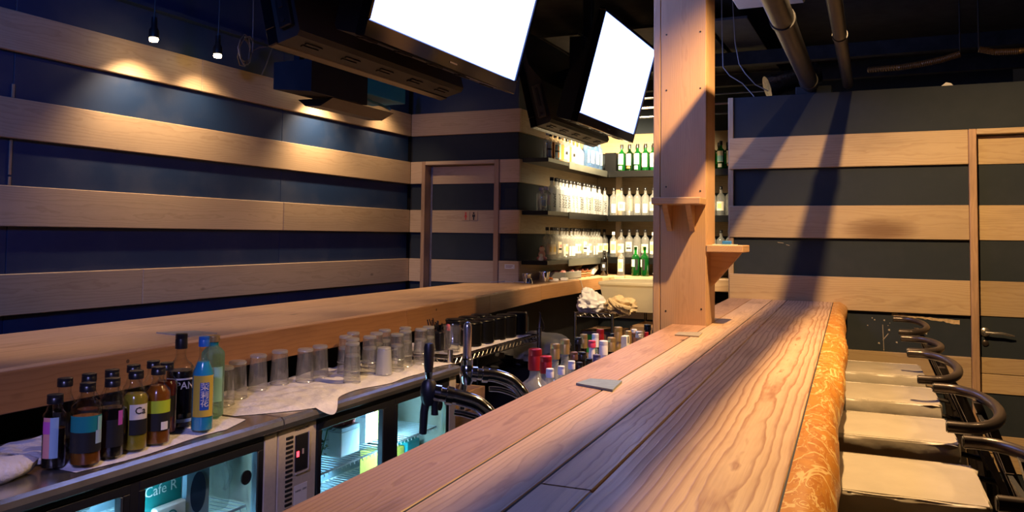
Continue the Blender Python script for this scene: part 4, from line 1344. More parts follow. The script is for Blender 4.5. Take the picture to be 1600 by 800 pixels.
pk = thing('photo_packet', 'pale packet with a dark oval picture beside the teal carton', 'packet', (-1.905, 1.85, SH))
MB().bbox(-.03, .03, -.052, .052, 0, .17, .008).obj('packet', MAT['lb_bluegrey'], pk)
MB().lathe([(0, 0), (.030, 0), (.030, .001), (0, .001)], 20, Matrix.Translation((.0305, 0, .085)) @ Matrix.Rotation(PI / 2, 4, 'Y') @ Matrix.Diagonal((2.0, 1, 1, 1))).obj('picture', MAT['lb_navy'], pk)
def jug(label, x, y, z, r, h):
    t = thing('glass_jug', label, 'jug', (x, y, z), 0)
    MB().lathe([(0, 0), (r * .9, 0), (r, h * .1), (r * 1.02, h * .6), (r * .8, h * .85), (r * .86, h)], 20).obj('bowl', MAT['glass'], t)
    a = [(.0, r * 1.0 + .0 + .028 * math.sin(PI * k / 10), h * .25 + h * .55 * k / 10) for k in range(11)]
    MB().tube(a, .006, 8).obj('handle', MAT['glass'], t)
jug('clear glass jug with a handle on the near fridge shelf', -1.93, 1.965, SH, .05, .15)
jug('clear glass jug behind the first one in the near fridge', -2.07, 1.87, SH, .05, .16)
carton('tall pale printed carton at the back of the near fridge', -2.12, 2.02, SH, .08, .10, .19, [('body', 'lb_bluegrey', 0, 1)])
carton('white tub under the light at the left door of the near fridge', -1.95, 1.42, SH, .12, .16, .14, [('body', 'white', 0, .85), ('lid', 'liner', .85, 1)], 'tub', name='food_tub')
carton('pale blue tub at the far left of the near fridge', -2.00, 1.24, SH, .14, .14, .17, [('body', 'lb_bluegrey', 0, .85), ('lid', 'liner', .85, 1)], 'tub', name='food_tub')
carton('yellowish paper parcel on the upper shelf of the far fridge', -1.99, 2.96, SH, .12, .14, .15, [('body', 'lb_mustard', 0, 1)], 'parcel', name='paper_parcel')
carton('white box close to the light in the far fridge', -2.0, 2.85, SH, .10, .06, .13, [('body', 'white', 0, .8), ('lid', 'liner', .8, 1)], 'box', name='food_tub')
carton('dull yellow parcel on the lower shelf of the far fridge', -1.98, 2.99, .3375, .12, .16, .14, [('body', 'lb_mustard', 0, 1)], 'parcel', name='paper_parcel')
carton('teal box on the lower shelf of the far fridge by the right door edge', -1.97, 3.13, .3375, .12, .10, .15, [('body', 'lb_teal', 0, 1)], 'box', name='food_tub')
carton('bright white tub under the light behind the left door of the far fridge', -1.97, 2.66, SH, .12, .12, .11, [('body', 'white', 0, .85), ('lid', 'liner', .85, 1)], 'tub', name='food_tub')
rb = thing('red_bag', 'crumpled dark red bag on top of the white tub in the far fridge', 'bag', (-1.955, 2.66, SH + .11))
lump('bag', 'redfoil', rb, .05, .06, .05, 8)
hb_ = thing('herb_bunch', 'dark bunch of leafy herbs behind the misted left door of the far fridge', 'herbs', (-1.95, 2.50, SH))
rn_ = random.Random(3)
mh = MB()
for k in range(90):
    a = rn_.uniform(0, 2 * PI)
    q = rn_.uniform(0, .07)
    c = Vector((q * math.cos(a) * .7, q * math.sin(a) * 1.2, .03 + rn_.uniform(0, .12)))
    d = Vector((rn_.uniform(-1, 1), rn_.uniform(-1, 1), rn_.uniform(-.4, 1))).normalized()
    e = d.cross(Vector((.3, .5, 1))).normalized()
    mh.add([tuple(c), tuple(c + d * .012 + e * .007), tuple(c + d * .026), tuple(c + d * .012 - e * .007)], [(0, 1, 2, 3)])
mh.obj('leaves', plain('herb leaf', (.02, .07, .02), .6), hb_, kind='stuff')
for k in range(5):
    MB().tube([(0, -.02 + .01 * k, 0), (.01 * (k - 2), -.04 + .02 * k, .12)], .002, 5).obj('stem', MAT['green_print'], hb_)

# ---------------------------------------------------------------- white towels spread on the fridge tops
TZ = FH + .010
def towel(label, x0, x1, y0, y1, seed, front):
    def fn(u, w):
        y = y0 + (y1 - y0) * u
        xf = x1 + front(y)
        x = x0 + (xf - x0) * w
        e = min(u, 1 - u, (1 - w)) * 12
        k = max(0, min(1, e))
        z = FH + .0015 + k * (.0065 + .0016 * math.sin(x * 70 + y * 45 + 3 * math.sin(y * 30)) + .0042 * math.sin(y * 37 + 3 * math.sin(x * 19 + seed)) * math.sin(x * 31 + seed + 2.3 * math.sin(y * 13)))
        if xf > FXF + .024 and x > FXF + .020:
            z -= (x - FXF - .020) * 1.2
        return (x, y, z)
    m = MB().grid(fn, 110, 40)
    o = m.obj('towel', MAT['towel'])
    return tag(o, label, 'towel')
towel('white towel spread under the liqueur bottles on the near fridge top', -2.215, -1.815, 1.40, 2.03, 1.0, lambda y: .012 * math.sin(y * 13) - .06 * max(0, (y - 1.9) / .13))
towel('long crumpled white towel spread under the upturned glasses', -2.225, -1.83, 2.05, 3.345, 4.0, lambda y: .014 * math.sin(y * 9 + 1) + .02 * math.sin(y * 21) * .4 + (.085 * math.exp(-((y - 2.34) / .09) ** 2)) - .10 * max(0, (2.22 - y) / .17))
rt_ = thing('rolled_towel', 'rolled off-white hand towel at the near end of the fridge top', 'towel', (-1.93, 1.245, FH))
lump('roll', 'towel', rt_, .055, .125, .055, 9, n=26, m=14, amp=.06)
bb2 = thing('towel_bundle', 'small dark bundle of cloth behind the rolled hand towel', 'cloth', (-2.13, 1.22, FH))
lump('bundle', 'lb_navy', bb2, .06, .09, .05, 12, n=20, m=12)
tag(MB().tube([(-2.10, 1.02, .97), (-2.06, 1.16, .95), (-2.03, 1.27, .92), (-2.02, 1.325, .88), (-2.02, 1.335, .85), (-2.03, 1.28, .825), (-2.05, 1.15, .808)], .0035, 6).obj('cable', MAT['cable_white']), 'white cable looping in the shadow at the near end of the fridge top', 'cable')

# ---------------------------------------------------------------- liqueur bottles on the near towel
def liqueur(key, glass, liquid, zl, labels, cap='blackcap', R=.034, hb=.140, hs=.166, h=.198, text=None, rn=.0155):
    proto(key, R, hb, hs, rn, h, glass, cap, .022, labels=labels, liquid=(zl, liquid), text=text, n=22)
FL = -.72
proto_face = FL
liqueur('lq_teal', 'glass_lq', 'liq_orange', .12, [(.085, .125, 1.25, 'lb_teal', FL), (.035, .085, 1.25, 'ink', FL), (.055, .088, .28, 'lb_bluegrey', FL + .95), (.088, .122, .2, 'lb_lteal', FL + 1.0)], R=.036)
liqueur('lq_black', 'glass_lq', 'liq_black', .128, [(.03, .10, 1.3, 'ink', FL), (.085, .122, .22, 'lb_magenta', FL + .8)], R=.031)
liqueur('lq_yellow', 'glass_lq', 'liq_yellow', .15, [(.085, .125, .75, 'lb_cream', FL + .35), (.045, .085, .75, 'ink', FL + .35), (.05, .12, .3, 'lb_yellow', FL - .95)], text=[('Ca', .026, .108, 'ink', False, FL + .42)], R=.033, h=.206)
liqueur('lq_lime', 'glass_lq', 'liq_orange', .16, [(.088, .122, 1.3, 'lb_lime', FL), (.04, .088, 1.3, 'ink', FL), (.042, .064, .3, 'paper', FL + .6)], R=.034, h=.206)
liqueur('lq_red', 'glass_lq', 'liq_red', .15, [(.05, .11, .9, 'ink', FL)], R=.031)
liqueur('lq_pink', 'glass_lq', 'liq_black', .10, [(.03, .13, .35, 'lb_pink', FL - .6), (.03, .13, .35, 'lb_bluegrey', FL + .1), (.09, .12, .35, 'lb_magenta', FL - .6)], R=.027, h=.178, hb=.13, hs=.15)
liqueur('lq_plain', 'glass_lq', 'liq_black', .09, [(.04, .11, 1.0, 'ink', FL)], R=.028, h=.190, hb=.125, hs=.152)
liqueur('lq_dark', 'glass_lq', 'liq_red', .10, [(.04, .10, 1.0, 'ink', FL)], R=.028, h=.190, hb=.125, hs=.152)
put('lq_pink', -1.905, 1.398, TZ - .008, 'short dark bottle with pink and grey label, nearest end of the liqueur row', 'liqueur bottles on the near towel')
for k, x, y, lb in (('lq_teal', -1.842, 1.440, 'liqueur bottle with teal over black label and amber contents'), ('lq_black', -1.845, 1.515, 'black-filled liqueur bottle with a magenta label edge'), ('lq_yellow', -1.849, 1.592, 'yellow liqueur bottle with cream and black label'), ('lq_lime', -1.849, 1.666, 'orange liqueur bottle with lime green label'), ('lq_red', -1.925, 1.765, 'dark red liqueur bottle half hidden behind the lime-labelled one')):
    put(k, x, y, TZ, lb, 'liqueur bottles on the near towel')
for i, (x, y) in enumerate(((-1.99, 1.487), (-1.995, 1.563), (-1.998, 1.638), (-2.015, 1.725), (-2.025, 1.805))):
    put(('lq_plain', 'lq_dark')[i % 2], x, y, TZ, 'dark bottle in the rear liqueur row, %s from the near end' % ordinal(i), 'rear row of liqueur bottles')
PROTO['spirit_japan'] = None
proto('spirit_japan', .0405, .165, .205, .0145, .268, 'glass_lq', 'blackcap', .045, labels=[(.145, .150, 1.2, 'lb_cream', FL), (.045, .142, 1.15, 'liq_black', FL), (.02, .030, 1.0, 'lb_bluegrey', FL)], text=[('JAPAN', .030, .128, 'lb_cream', False, FL)], liquid=(.17, 'liq_black'), n=22)
put('spirit_japan', -1.945, 1.835, TZ, 'tall clear spirit bottle with black label lettered in cream, beside the blue bottle')
proto('jasmine', .031, .170, .212, .013, .270, 'glass_lq', 'bluecap', .030, labels=[(.045, .165, 1.05, 'lb_mustard', FL), (.065, .145, .42, 'lb_blue', FL + .12)], text=[('茉\n莉\n花', .024, .108, 'lb_cream', False, FL + .12)], liquid=(.203, 'liq_blue'), n=22)
put('jasmine', -1.850, 1.832, TZ, 'tall bright blue bottle with mustard and blue label lettered in white')
proto('mint', .036, .195, .225, .014, .252, 'glass_mint', 'gold', .020, labels=[(.05, .16, .9, 'lb_lteal', FL)], n=22, band=(.222, .238, 'lb_teal'), cap_r=.02)
put('mint', -1.965, 1.985, TZ, 'pale mint green bottle with gold cap behind the blue bottle')

# ---------------------------------------------------------------- upturned glasses on the long towel
def tumbler(r0, r1, h):
    """upside-down faceted tumbler: r0 at the rim (down), r1 at the base (up)"""
    w = .0022
    p = [(r0, 0), (r0 + .0006, .002), (r1 + (r0 - r1) * .5, h * .5), (r1 + .001, h * .86), (r1, h - .004), (r1 - .004, h), (0, h)]
    q = [(0, h * .93), (r1 - w - .002, h * .93), (r1 + (r0 - r1) * .5 - w, h * .5), (r0 - w, 0)]
    m = MB().lathe(p, 12, None, False).lathe(q, 18).lathe([(r0 - w, 0), (r0, 0)], 12)
    k = len(m.f)
    m.lathe([(0, h - .013), (r1 - .004, h - .012), (r1 + .0005, h - .010), (r1 + .0008, h - .004), (r1 - .003, h + .0004), (0, h + .0002)], 18)
    m.lathe([(r0 - .002, .0), (r0 + .001, .0015), (r0 - .0005, .004)], 18)
    me = m.mesh('tumbler', MAT['glass'])
    me.materials.append(MAT['glass_rim_glint'])
    for pl in list(me.polygons)[k:]:
        pl.material_index = 1
    return me
T_BIG = tumbler(.036, .030, .130)
T_MID = tumbler(.034, .027, .112)
T_FROST = tumbler(.035, .028, .112)
T_FROST.materials[0] = MAT['glass_frost']
GG = 'upturned glasses on the long towel'
def glass(me, x, y, z, lb):
    o = link('drinking_glass', me, None, (x, y, z))
    return tag(o, lb, 'glass', GG)
single = [(-2.105, 2.245, 'wide upturned tumbler beside the mint bottle, front one'), (-2.06, 2.135, 'upturned tumbler half hidden right behind the mint bottle'), (-2.150, 2.40, 'upturned tumbler in the rear row, second past the mint bottle'), (-2.155, 2.525, 'upturned tumbler in the rear row, just left of the tall clear front tumbler'), (-2.10, 2.610, 'tall clear upturned tumbler alone at the front under the counter edge'), (-2.11, 2.715, 'upturned tumbler just past the lone tall one')]
for x, y, lb in single:
    glass(T_BIG, x, y, TZ, lb)
glass(T_FROST, -1.925, 2.905, TZ, 'short frosted upturned tumbler at the front among the stacked glasses')
stacks = [(-1.925, 2.680), (-2.00, 2.785), (-1.985, 2.885), (-2.075, 2.84), (-2.03, 3.000), (-1.93, 3.01), (-2.06, 3.11), (-1.96, 3.125), (-1.94, 3.225), (-2.03, 3.235), (-1.955, 3.318), (-2.12, 2.955)]
for i, (x, y) in enumerate(stacks):
    for k in range(2):
        glass(T_MID, x, y, TZ + k * .046, '%s upturned tumbler of the %s stack along the long towel, counted from the near end' % (('lower', 'upper')[k], ordinal(i)))

# ---------------------------------------------------------------- wire rack with black tins, jug and straw caddy
def wire_rack(label, x0, x1, y0, y1, z, ztop, shelves=(), mat='wire'):
    t = thing('wire_rack', label, 'rack', (x0, y0, 0))
    W, L = x1 - x0, y1 - y0
    for a in (0, W):
        for b in (0, L):
            MB().tube([(a, b, 0), (a, b, ztop)], .0125, 10).obj('post', MAT[mat], t)
    for zz in (z,) + tuple(shelves):
        m = MB()
        for zo in (-.004, -.034):
            m.tube([(0, 0, zz + zo), (W, 0, zz + zo), (W, L, zz + zo), (0, L, zz + zo), (0, 0, zz + zo)], .004, 6)
        for (p, q, n) in (((0, 0), (W, 0), int(W / .045)), ((W, 0), (W, L), int(L / .045)), ((W, L), (0, L), int(W / .045)), ((0, L), (0, 0), int(L / .045))):
            pts = []
            for k in range(n * 2 + 1):
                u = k / (2 * n)
                pts.append((p[0] + (q[0] - p[0]) * u, p[1] + (q[1] - p[1]) * u, zz - (.006 if k % 2 else .032)))
            m.tube(pts, .0022, 5)
        for k in range(1, int(L / .03)):
            m.tube([(0, k * .03, zz - .002), (W, k * .03, zz - .002)], .002, 5)
        m.obj('wire_shelf', MAT[mat], t, kind='stuff')
    return t
WZ = .822
wire_rack('chromed wire rack carrying black tins beside the far fridge', -2.26, -1.855, 3.35, 4.42, WZ, .86, (.30,))
tw = towel('pale cloth lining the wire rack under the black tins', -2.24, -1.875, 3.44, 4.36, 2.0, lambda y: .0)
tw.location = (0, 0, WZ - FH)
TZ2 = WZ + .010
tin = [('body', MB().lathe([(0, 0), (.056, 0), (.058, .003), (.058, .010), (.056, .012), (.056, .108), (.058, .110), (.058, .118), (.054, .122), (.0, .123)], 26).mesh('body', MAT['tin'])), ('rim', MB().lathe([(.0585, .111), (.0600, .114), (.0585, .117)], 26).mesh('rim', MAT['tin']))]
for i, y in enumerate((3.725, 3.872, 4.015, 4.155, 4.295)):
    t = thing('black_tin', 'glossy black round tin on the wire rack, %s from the fridge end' % ordinal(i), 'tin', (-1.945, y, TZ2), 0, 'black tins on the wire rack')
    for nm, me in tin:
        link(nm, me, t)
for i, y in enumerate((3.80, 3.945, 4.09)):
    t = thing('black_tin', 'black tin in the rear row of the wire rack, %s from fridge end' % ordinal(i), 'tin', (-2.07, y, TZ2), 0, 'black tins on the wire rack')
    for nm, me in tin:
        link(nm, me, t)
wd_ = thing('wooden_stick', 'narrow wooden stick standing at the far end of the tins', 'slat', (-1.925, 4.372, TZ2))
MB().bbox(-.008, .008, -.012, .012, 0, .120, .002).obj('stick', MAT['frame_wood'], wd_)
hk = thing('rack_hook', 'thin dark curved hook on the far post of the tin rack', 'hook', (-1.855, 4.42, .86))
MB().tube([(0, 0, 0), (.0, .01, .04), (.004, .005, .08), (.0, .0, .09)], [.006, .008, .005, .003], 8).tube([(.0, .012, -.03), (.012, .045, -.01), (.010, .04, .02), (.004, .012, .06)], .004, 6).obj('hook', MAT['tube'], hk)
jg = thing('measuring_jug', 'clear handled jug on the rack corner beside the stacked glasses', 'jug', (-1.915, 3.475, TZ2))
MB().lathe([(0, 0), (.038, 0), (.041, .004), (.043, .12), (.045, .128)], 20).lathe([(0, .012), (.036, .012), (.040, .126)], 20).obj('body', MAT['glass'], jg)
MB().tube([(.030, .030, .02), (.042, .048, .03), (.044, .052, .07), (.040, .044, .105), (.030, .030, .11)], .005, 8).obj('handle', MAT['glass'], jg)
sc = thing('straw_caddy', 'black caddy full of dark straws with a pink clip, behind the clear jug', 'caddy', (-2.03, 3.53, TZ2))
MB().bbox(-.05, .05, -.055, .055, 0, .09, .006).obj('box', MAT['dark'], sc)
rn_ = random.Random(8)
for k in range(16):
    x, y = rn_.uniform(-.035, .035), rn_.uniform(-.04, .04)
    MB().tube([(x, y, .085), (x + rn_.uniform(-.025, .03), y + rn_.uniform(-.05, .05), .085 + rn_.uniform(.03, .065))], .003, 6).obj('straw', MAT['dark'], sc)
MB().lathe([(0, 0), (.010, 0), (.012, .008), (.009, .016), (.011, .024), (.006, .032), (0, .033)], 12).obj('pink_clip', MAT['pinkcap'], sc, (.042, .035, .088))
cr = thing('wooden_crate', 'slatted wooden crate on the floor beyond the far fridge', 'crate', (-2.06, 3.60, .335))
for z in (0, .10, .20):
    for (a, b, c, d) in ((-.17, .17, -.19, -.175), (-.17, .17, .175, .19), (-.17, -.155, -.175, .175), (.155, .17, -.175, .175)):
        board('slat', MAT['frame_wood'], cr, a, b, c, d, z, z + .085, .002)
board('slat', MAT['frame_wood'], cr, -.155, .155, -.175, .175, 0, .01, .002)
MAT['sack'] = plain('grey plastic sack', (.36, .35, .33), .45, nscale=12, namt=.1, bump=.3)
cv = thing('plastic_sack', 'pale grey plastic sack over a dark bin beyond the tin rack', 'sack', (-2.05, 4.80, 0))
MB().bbox(-.20, .20, -.30, .34, 0, .60, .01).obj('bin', MAT['dark'], cv)
lump('sack', 'sack', cv, .21, .33, .17, 17, (0, .02, .60), n=40, m=26, amp=.14)

# ---------------------------------------------------------------- far rack with plastic tub, bag and tan cloth
RX0, RX1, RY0, RY1, RZ = -2.235, -1.93, 6.05, 7.0, .80
wire_rack('chromed wire rack at the far end of the staff aisle', RX0, RX1, RY0, RY1, RZ, .80, (.12,))
tb = thing('storage_tub', 'large translucent cream storage tub with lid on the far wire rack', 'tub', (-1.87, 6.56, RZ))
m = MB()
m.add([(-.20, -.26, 0), (.20, -.26, 0), (.20, .26, 0), (-.20, .26, 0), (-.235, -.30, .215), (.235, -.30, .215), (.235, .30, .215), (-.235, .30, .215)], [(0, 1, 5, 4), (1, 2, 6, 5), (2, 3, 7, 6), (3, 0, 4, 7), (0, 3, 2, 1)])
m.obj('body', MAT['tub'], tb)
MB().bbox(-.245, .245, -.31, .31, .205, .235, .008).obj('lid', MAT['tub'], tb)
MB().bbox(-.14, .14, -.18, .18, .006, .12, .02).obj('contents', MAT['paper'], tb)
bg_ = thing('plastic_bag', 'knotted white plastic bag on the corner of the far wire rack', 'bag', (-2.13, 6.13, RZ))
lump('bag', 'bag', bg_, .11, .11, .155, 31, n=44, m=28, amp=.17, fr=3.6)
lump('knot', 'bag', bg_, .05, .05, .06, 33, (-.03, 0, .13), n=20, m=12, amp=.2)
tc_ = thing('tan_cloth', 'tan folded apron cloth draped before the storage tub', 'cloth', (-1.89, 6.14, RZ))
lump('cloth', 'tan', tc_, .115, .10, .13, 35, n=44, m=28, amp=.20, fr=3.4)
for k in range(4):
    MB().tube([(-.07 + .03 * k, -.075 - .012 * k, .11 - .012 * k), (-.02 + .03 * k, -.10 - .006 * k, .07 - .004 * k), (.05 + .016 * k, -.095, .025 + .008 * k), (.09, -.07, .0 + .02 * k)], [.012, .017, .017, .010], 8).obj('fold', MAT['tan'], tc_)
c1 = carton('open cardboard carton with green print under the far wire rack', -2.08, 6.35, .425, .28, .36, .22, [('body', 'card', 0, 1)], 'box', name='cardboard_box')
MB().box(-.13, .03, -.1815, -.180, .05, .19).obj('green_panel', MAT['green_print'], c1)
MB().add([(-.14, -.18, .22), (-.14, .18, .22), (-.17, .18, .17), (-.17, -.18, .17)], [(0, 1, 2, 3)]).add([(-.14, -.18, .22), (.14, -.18, .22), (.15, -.26, .26), (-.13, -.26, .235)], [(0, 1, 2, 3)]).obj('flap', MAT['card'], c1)
carton('plain cardboard carton carrying the green printed one', -2.08, 6.35, .125, .27, .36, .30, [('body', 'card', 0, 1)], 'box', name='cardboard_box')
carton('cardboard carton standing beside the far wire rack', -1.66, 6.4, .0, .34, .42, .70, [('body', 'card', 0, 1)], 'box', name='cardboard_box', rz=.0)

# ---------------------------------------------------------------- staff shelf behind the bar, liquor bottles and beer taps
us = thing('staff_shelf', 'low steel shelf behind the bar carrying liquor bottles', 'shelf', (-1.17, 0, 0))
MB().bbox(-.20, .21, 1.45, 5.16, .685, .70, .003).obj('board', plain('dull steel', (.10, .10, .10), .4, .7), us)
for y in (1.6, 3.3, 5.0):
    for x in (-.17, .17):
        MB().bbox(x - .015, x + .015, y - .015, y + .015, 0, .685, .002).obj('leg', MAT['tube'], us)
LQ = [('red_big', -1.093, 2.57, 1.0, .0235, 'redfoil', 'tall clear bottle with a wide dark red screw cap, nearest the beer taps', 'glass_cl', .060),
('red_gold', -1.008, 2.46, 1.0, .0195, 'redfoil', 'clear bottle with red and gold cap beside the wide red cap', 'glass_cl', .040),
('gold_a', -1.093, 2.753, 1.0, .0173, 'gold', 'clear bottle with ridged gold cap, nearer of two alike', 'glass_cl', .036),
('gold_b', -1.106, 2.887, 1.0, .0181, 'gold', 'clear bottle with ridged gold cap, further of two alike', 'glass_cl', .036),
('white_a', -.919, 2.275, 1.0, .012, 'whitecap', 'small white-capped bottle closest to the bar edge, nearest of three', 'glass_cl', .030),
('white_b', -.915, 2.359, .996, .011, 'whitecap', 'small white-capped bottle close to the bar edge, middle of three', 'glass_cl', .030),
('white_d', -.914, 2.446, 1.0, .0115, 'whitecap', 'small white-capped bottle close to the bar edge, furthest of three', 'glass_cl', .030),
('dark_a', -.919, 2.531, .984, .0115, 'blackcap', 'dark capped bottle close to the bar edge after the white caps', 'glass_dark', .030),
('dark_red', -.976, 2.636, 1.0, .0125, 'copper', 'bottle with brownish red cap below the yellow-banded black cap', 'glass_dark', .034),
('dark_b', -.982, 2.729, .988, .0147, 'blackcap', 'squat black-capped bottle below the gold caps', 'glass_dark', .034),
('black_yel', -1.103, 3.02, 1.0, .015, 'blackcap', 'black-capped bottle with a yellow neck band', 'glass_dark', .036),
('gold_c', -1.119, 3.131, .992, .0155, 'gold', 'dull gold cap right behind the yellow-banded black cap', 'glass_dark', .036),
('black_c', -.99, 2.827, .952, .014, 'blackcap', 'low black-capped bottle with yellowish label at the bar edge', 'glass_dark', .036),
('violet', -.889, 2.618, 1.0, .0129, 'purplecap', 'violet-capped bottle touching the bar edge', 'glass_dark', .030),
('pink', -1.023, 2.956, 1.0, .0146, 'pinkcap', 'bottle with bright pink cap over a white neck', 'whitecap', .034),
('white_red', -1.106, 3.238, .984, .0146, 'whitecap', 'white cap with a red top behind the pink cap', 'glass_cl', .034),
('red_c', -1.117, 3.334, .992, .0164, 'redfoil', 'bottle with plain dark red cap behind the white cap', 'glass_dark', .034),
('white_tall', -1.006, 3.043, .984, .0174, 'whitecap', 'bottle with tall ridged white cap and white neck', 'whitecap', .036),
('black_d', -1.147, 3.417, .94, .0154, 'blackcap', 'low black-capped bottle behind the tall white cap', 'glass_dark', .036),
('gold_d', -1.009, 3.152, .984, .0167, 'gold', 'bronze ridged cap between the tall white and the tallest gold cap', 'glass_dark', .036),
('black_e', -1.115, 3.499, .964, .0128, 'blackcap', 'black cap just left of the tallest gold cap', 'glass_dark', .034),
('gold_tall', -1.029, 3.308, 1.008, .0175, 'gold', 'bottle with the tallest gold cap of the whole crowd', 'gold', .036),
('strap', -.933, 3.092, 1.008, .0138, 'blackcap', 'dark bottle with a white strip over its neck', 'glass_dark', .034),
('tan_e', -.966, 3.245, 1.004, .0131, 'gold', 'pale gold cap behind the copper cap', 'glass_dark', .032),
('copper', -.983, 3.398, .98, .0178, 'copper', 'bottle with a wide copper cap', 'glass_dark', .036),
('white_e', -1.011, 3.485, .984, .0126, 'whitecap', 'cream cap behind the wide copper cap', 'glass_cl', .034),
('foil', -.901, 3.175, 1.02, .0154, 'silverfoil', 'bottle neck wrapped in crinkled white foil', 'glass_cl', .030),
('red_e', -.913, 3.325, 1.0, .0093, 'redfoil', 'slim bright red cap beside the crinkled foil', 'glass_dark', .030),
('black_f', -.997, 3.652, .996, .0161, 'blackcap', 'tall black cap with pale top just before the wooden post', 'glass_dark', .036),
('black_g', -1.004, 3.817, .956, .0152, 'blackcap', 'low black cap partly hidden by the wooden post', 'glass_dark', .036)]
for (key, x, y, zt, rc, cap, lb, gl, R) in LQ:
    h = zt - .70
    ch_ = .055 if cap in ('redfoil', 'gold', 'whitecap', 'copper') and rc > .0125 else .026
    if key in ('red_big',):
        ch_ = .072
    if key == 'gold_tall':
        ch_ = .06
    proto('L_' + key, R, h * .55, h * .72, rc * .80, h - .004, gl if gl in MAT else 'glass_cl', cap, ch_, cap_r=rc, n=16,
          labels=[(.05, h * .5, 1.0, 'lb_cream', -1.2)], band=((h - .075, h - .055, 'lb_yellow') if key == 'black_yel' else (h - .085, h - .05, 'whitecap') if key == 'pink' else None))
    put('L_' + key, x, y, .70, lb, 'liquor bottles behind the bar', cat='bottle', name='liquor_bottle')
for nm, pts_ in (('strap_strip', None),):
    s = [o for o in bpy.data.objects if o.get('label', '').startswith('dark bottle with a white strip')][0]
    MB().bbox(-.012, .012, -.018, .018, .2, .312, .002).obj('paper_strip', MAT['paper'], s)
s = [o for o in bpy.data.objects if o.get('label', '').startswith('white cap with a red top')][0]
MB().lathe([(0, .285), (.0142, .285), (.0142, .2855), (0, .2875)], 16).obj('red_top', MAT['redfoil'], s)

proto('can_yellow', .028, .20, .235, .014, .266, 'glass_dark', 'lb_mustard', .05, cap_r=.020, n=16)
proto('can_green', .028, .20, .235, .014, .266, 'glass_dark', 'green_print', .05, cap_r=.020, n=16)
put('can_yellow', -.975, 4.95, .70, 'bottle with yellow cap in the gap between post and partition', cat='bottle', name='liquor_bottle')
put('can_green', -.985, 5.09, .70, 'bottle with green cap in the gap between post and partition', cat='bottle', name='liquor_bottle')

def beer_tap(label, pts, r, head, handle_mat, spout):
    t = thing('beer_tap', label, 'tap', (pts[0][0], pts[0][1], .70))
    o = Vector((pts[0][0], pts[0][1], .70))
    P = [Vector(p) - o for p in pts]
    # smooth the path
    S = []
    for i in range(len(P) - 1):
        p0, p1, p2, p3 = P[max(i - 1, 0)], P[i], P[i + 1], P[min(i + 2, len(P) - 1)]
        for k in range(6):
            u = k / 6
            S.append(.5 * ((2 * p1) + (-p0 + p2) * u + (2 * p0 - 5 * p1 + 4 * p2 - p3) * u * u + (-p0 + 3 * p1 - 3 * p2 + p3) * u ** 3))
    S.append(P[-1])
    MB().tube(S, r, 18).obj('column', MAT['chrome'], t)
    MB().lathe([(0, 0), (.045, 0), (.045, .006), (r * 1.3, .012), (r * 1.3, .03), (0, .03)], 20).obj('base_flange', MAT['chrome'], t)
    low = [p + Vector((.018, 0, -.038)) for p in S[len(S) // 3:]]
    MB().tube(low, r * .42, 10).obj('drain_tube', MAT['chrome'], t)
    h = Vector(head) - o
    d = (P[-1] - P[-2]).normalized()
    q = S[-1]
    MB().tube([q - d * .012, q + d * .004, q + d * .006, q + d * .018, q + d * .020, q + d * .034], [r * 1.15, r * 1.2, r * .9, r * .9, r * 1.15, r * 1.1], 18).obj('collar', MAT['chrome'], t)
    c = q + d * .048
    bk = 'dark' if handle_mat == 'dark' else 'chrome'
    MB().lathe([(0, -.034), (.013, -.032), (.019, -.018), (.021, 0), (.019, .018), (.013, .028), (0, .030)], 18, Matrix.Translation(c)).obj('valve_body', MAT[bk], t)
    MB().tube([c + Vector((-.004, 0, -.01)), c + Vector((-.008, -.006, -.045)), c + Vector((-.010, -.008, -.10))], [.011, .010, .009], 12).obj('spout', MAT['dark' if bk == 'dark' else 'chrome'], t)
    if bk == 'dark':
        MB().tube([c + Vector((.012, .004, -.012)), c + Vector((.014, .006, -.04)), c + Vector((.014, .006, -.055))], [.010, .008, .009], 10).obj('foam_spout', MAT['dark'], t)
        MB().tube([c + Vector((0, 0, .025)), c + Vector((0, -.002, .048))], [.007, .010], 12).obj('handle_neck', MAT['chrome'], t)
        MB().lathe([(0, 0), (.009, .001), (.011, .012), (.0125, .04), (.0125, .062), (.010, .070), (0, .072)], 14, Matrix.Translation(c + Vector((0, -.002, .046)))).obj('handle', MAT['dark'], t)
    else:
        MB().lathe([(0, 0), (.017, 0), (.017, .014), (.013, .018), (.013, .024)], 16, Matrix.Translation(c + Vector((0, 0, .024)))).obj('handle_neck', MAT['chrome'], t)
        MB().lathe([(0, 0), (.012, 0), (.012, .085), (.010, .094), (.005, .099), (0, .10)], 16, Matrix.Translation(c + Vector((0, 0, .044)))).obj('handle', MAT['steel'], t)
    return t
beer_tap('chrome beer tap with black handle and spout, nearer the camera side of the bar', [(-.865, 1.80, .70), (-.865, 1.80, .86), (-.872, 1.80, .94), (-.905, 1.785, .985), (-.945, 1.760, 1.003), (-.970, 1.745, 1.009)], .019, None or (-1.0, 1.72, 1.03), 'dark', None)
beer_tap('chrome beer tap with round-topped metal handle, further along the bar', [(-.925, 2.13, .70), (-.925, 2.13, .86), (-.935, 2.13, .935), (-.970, 2.12, .980), (-1.01, 2.095, 1.000), (-1.04, 2.075, 1.004)], .019, (-1.08, 2.04, 1.02), 'steel', None)

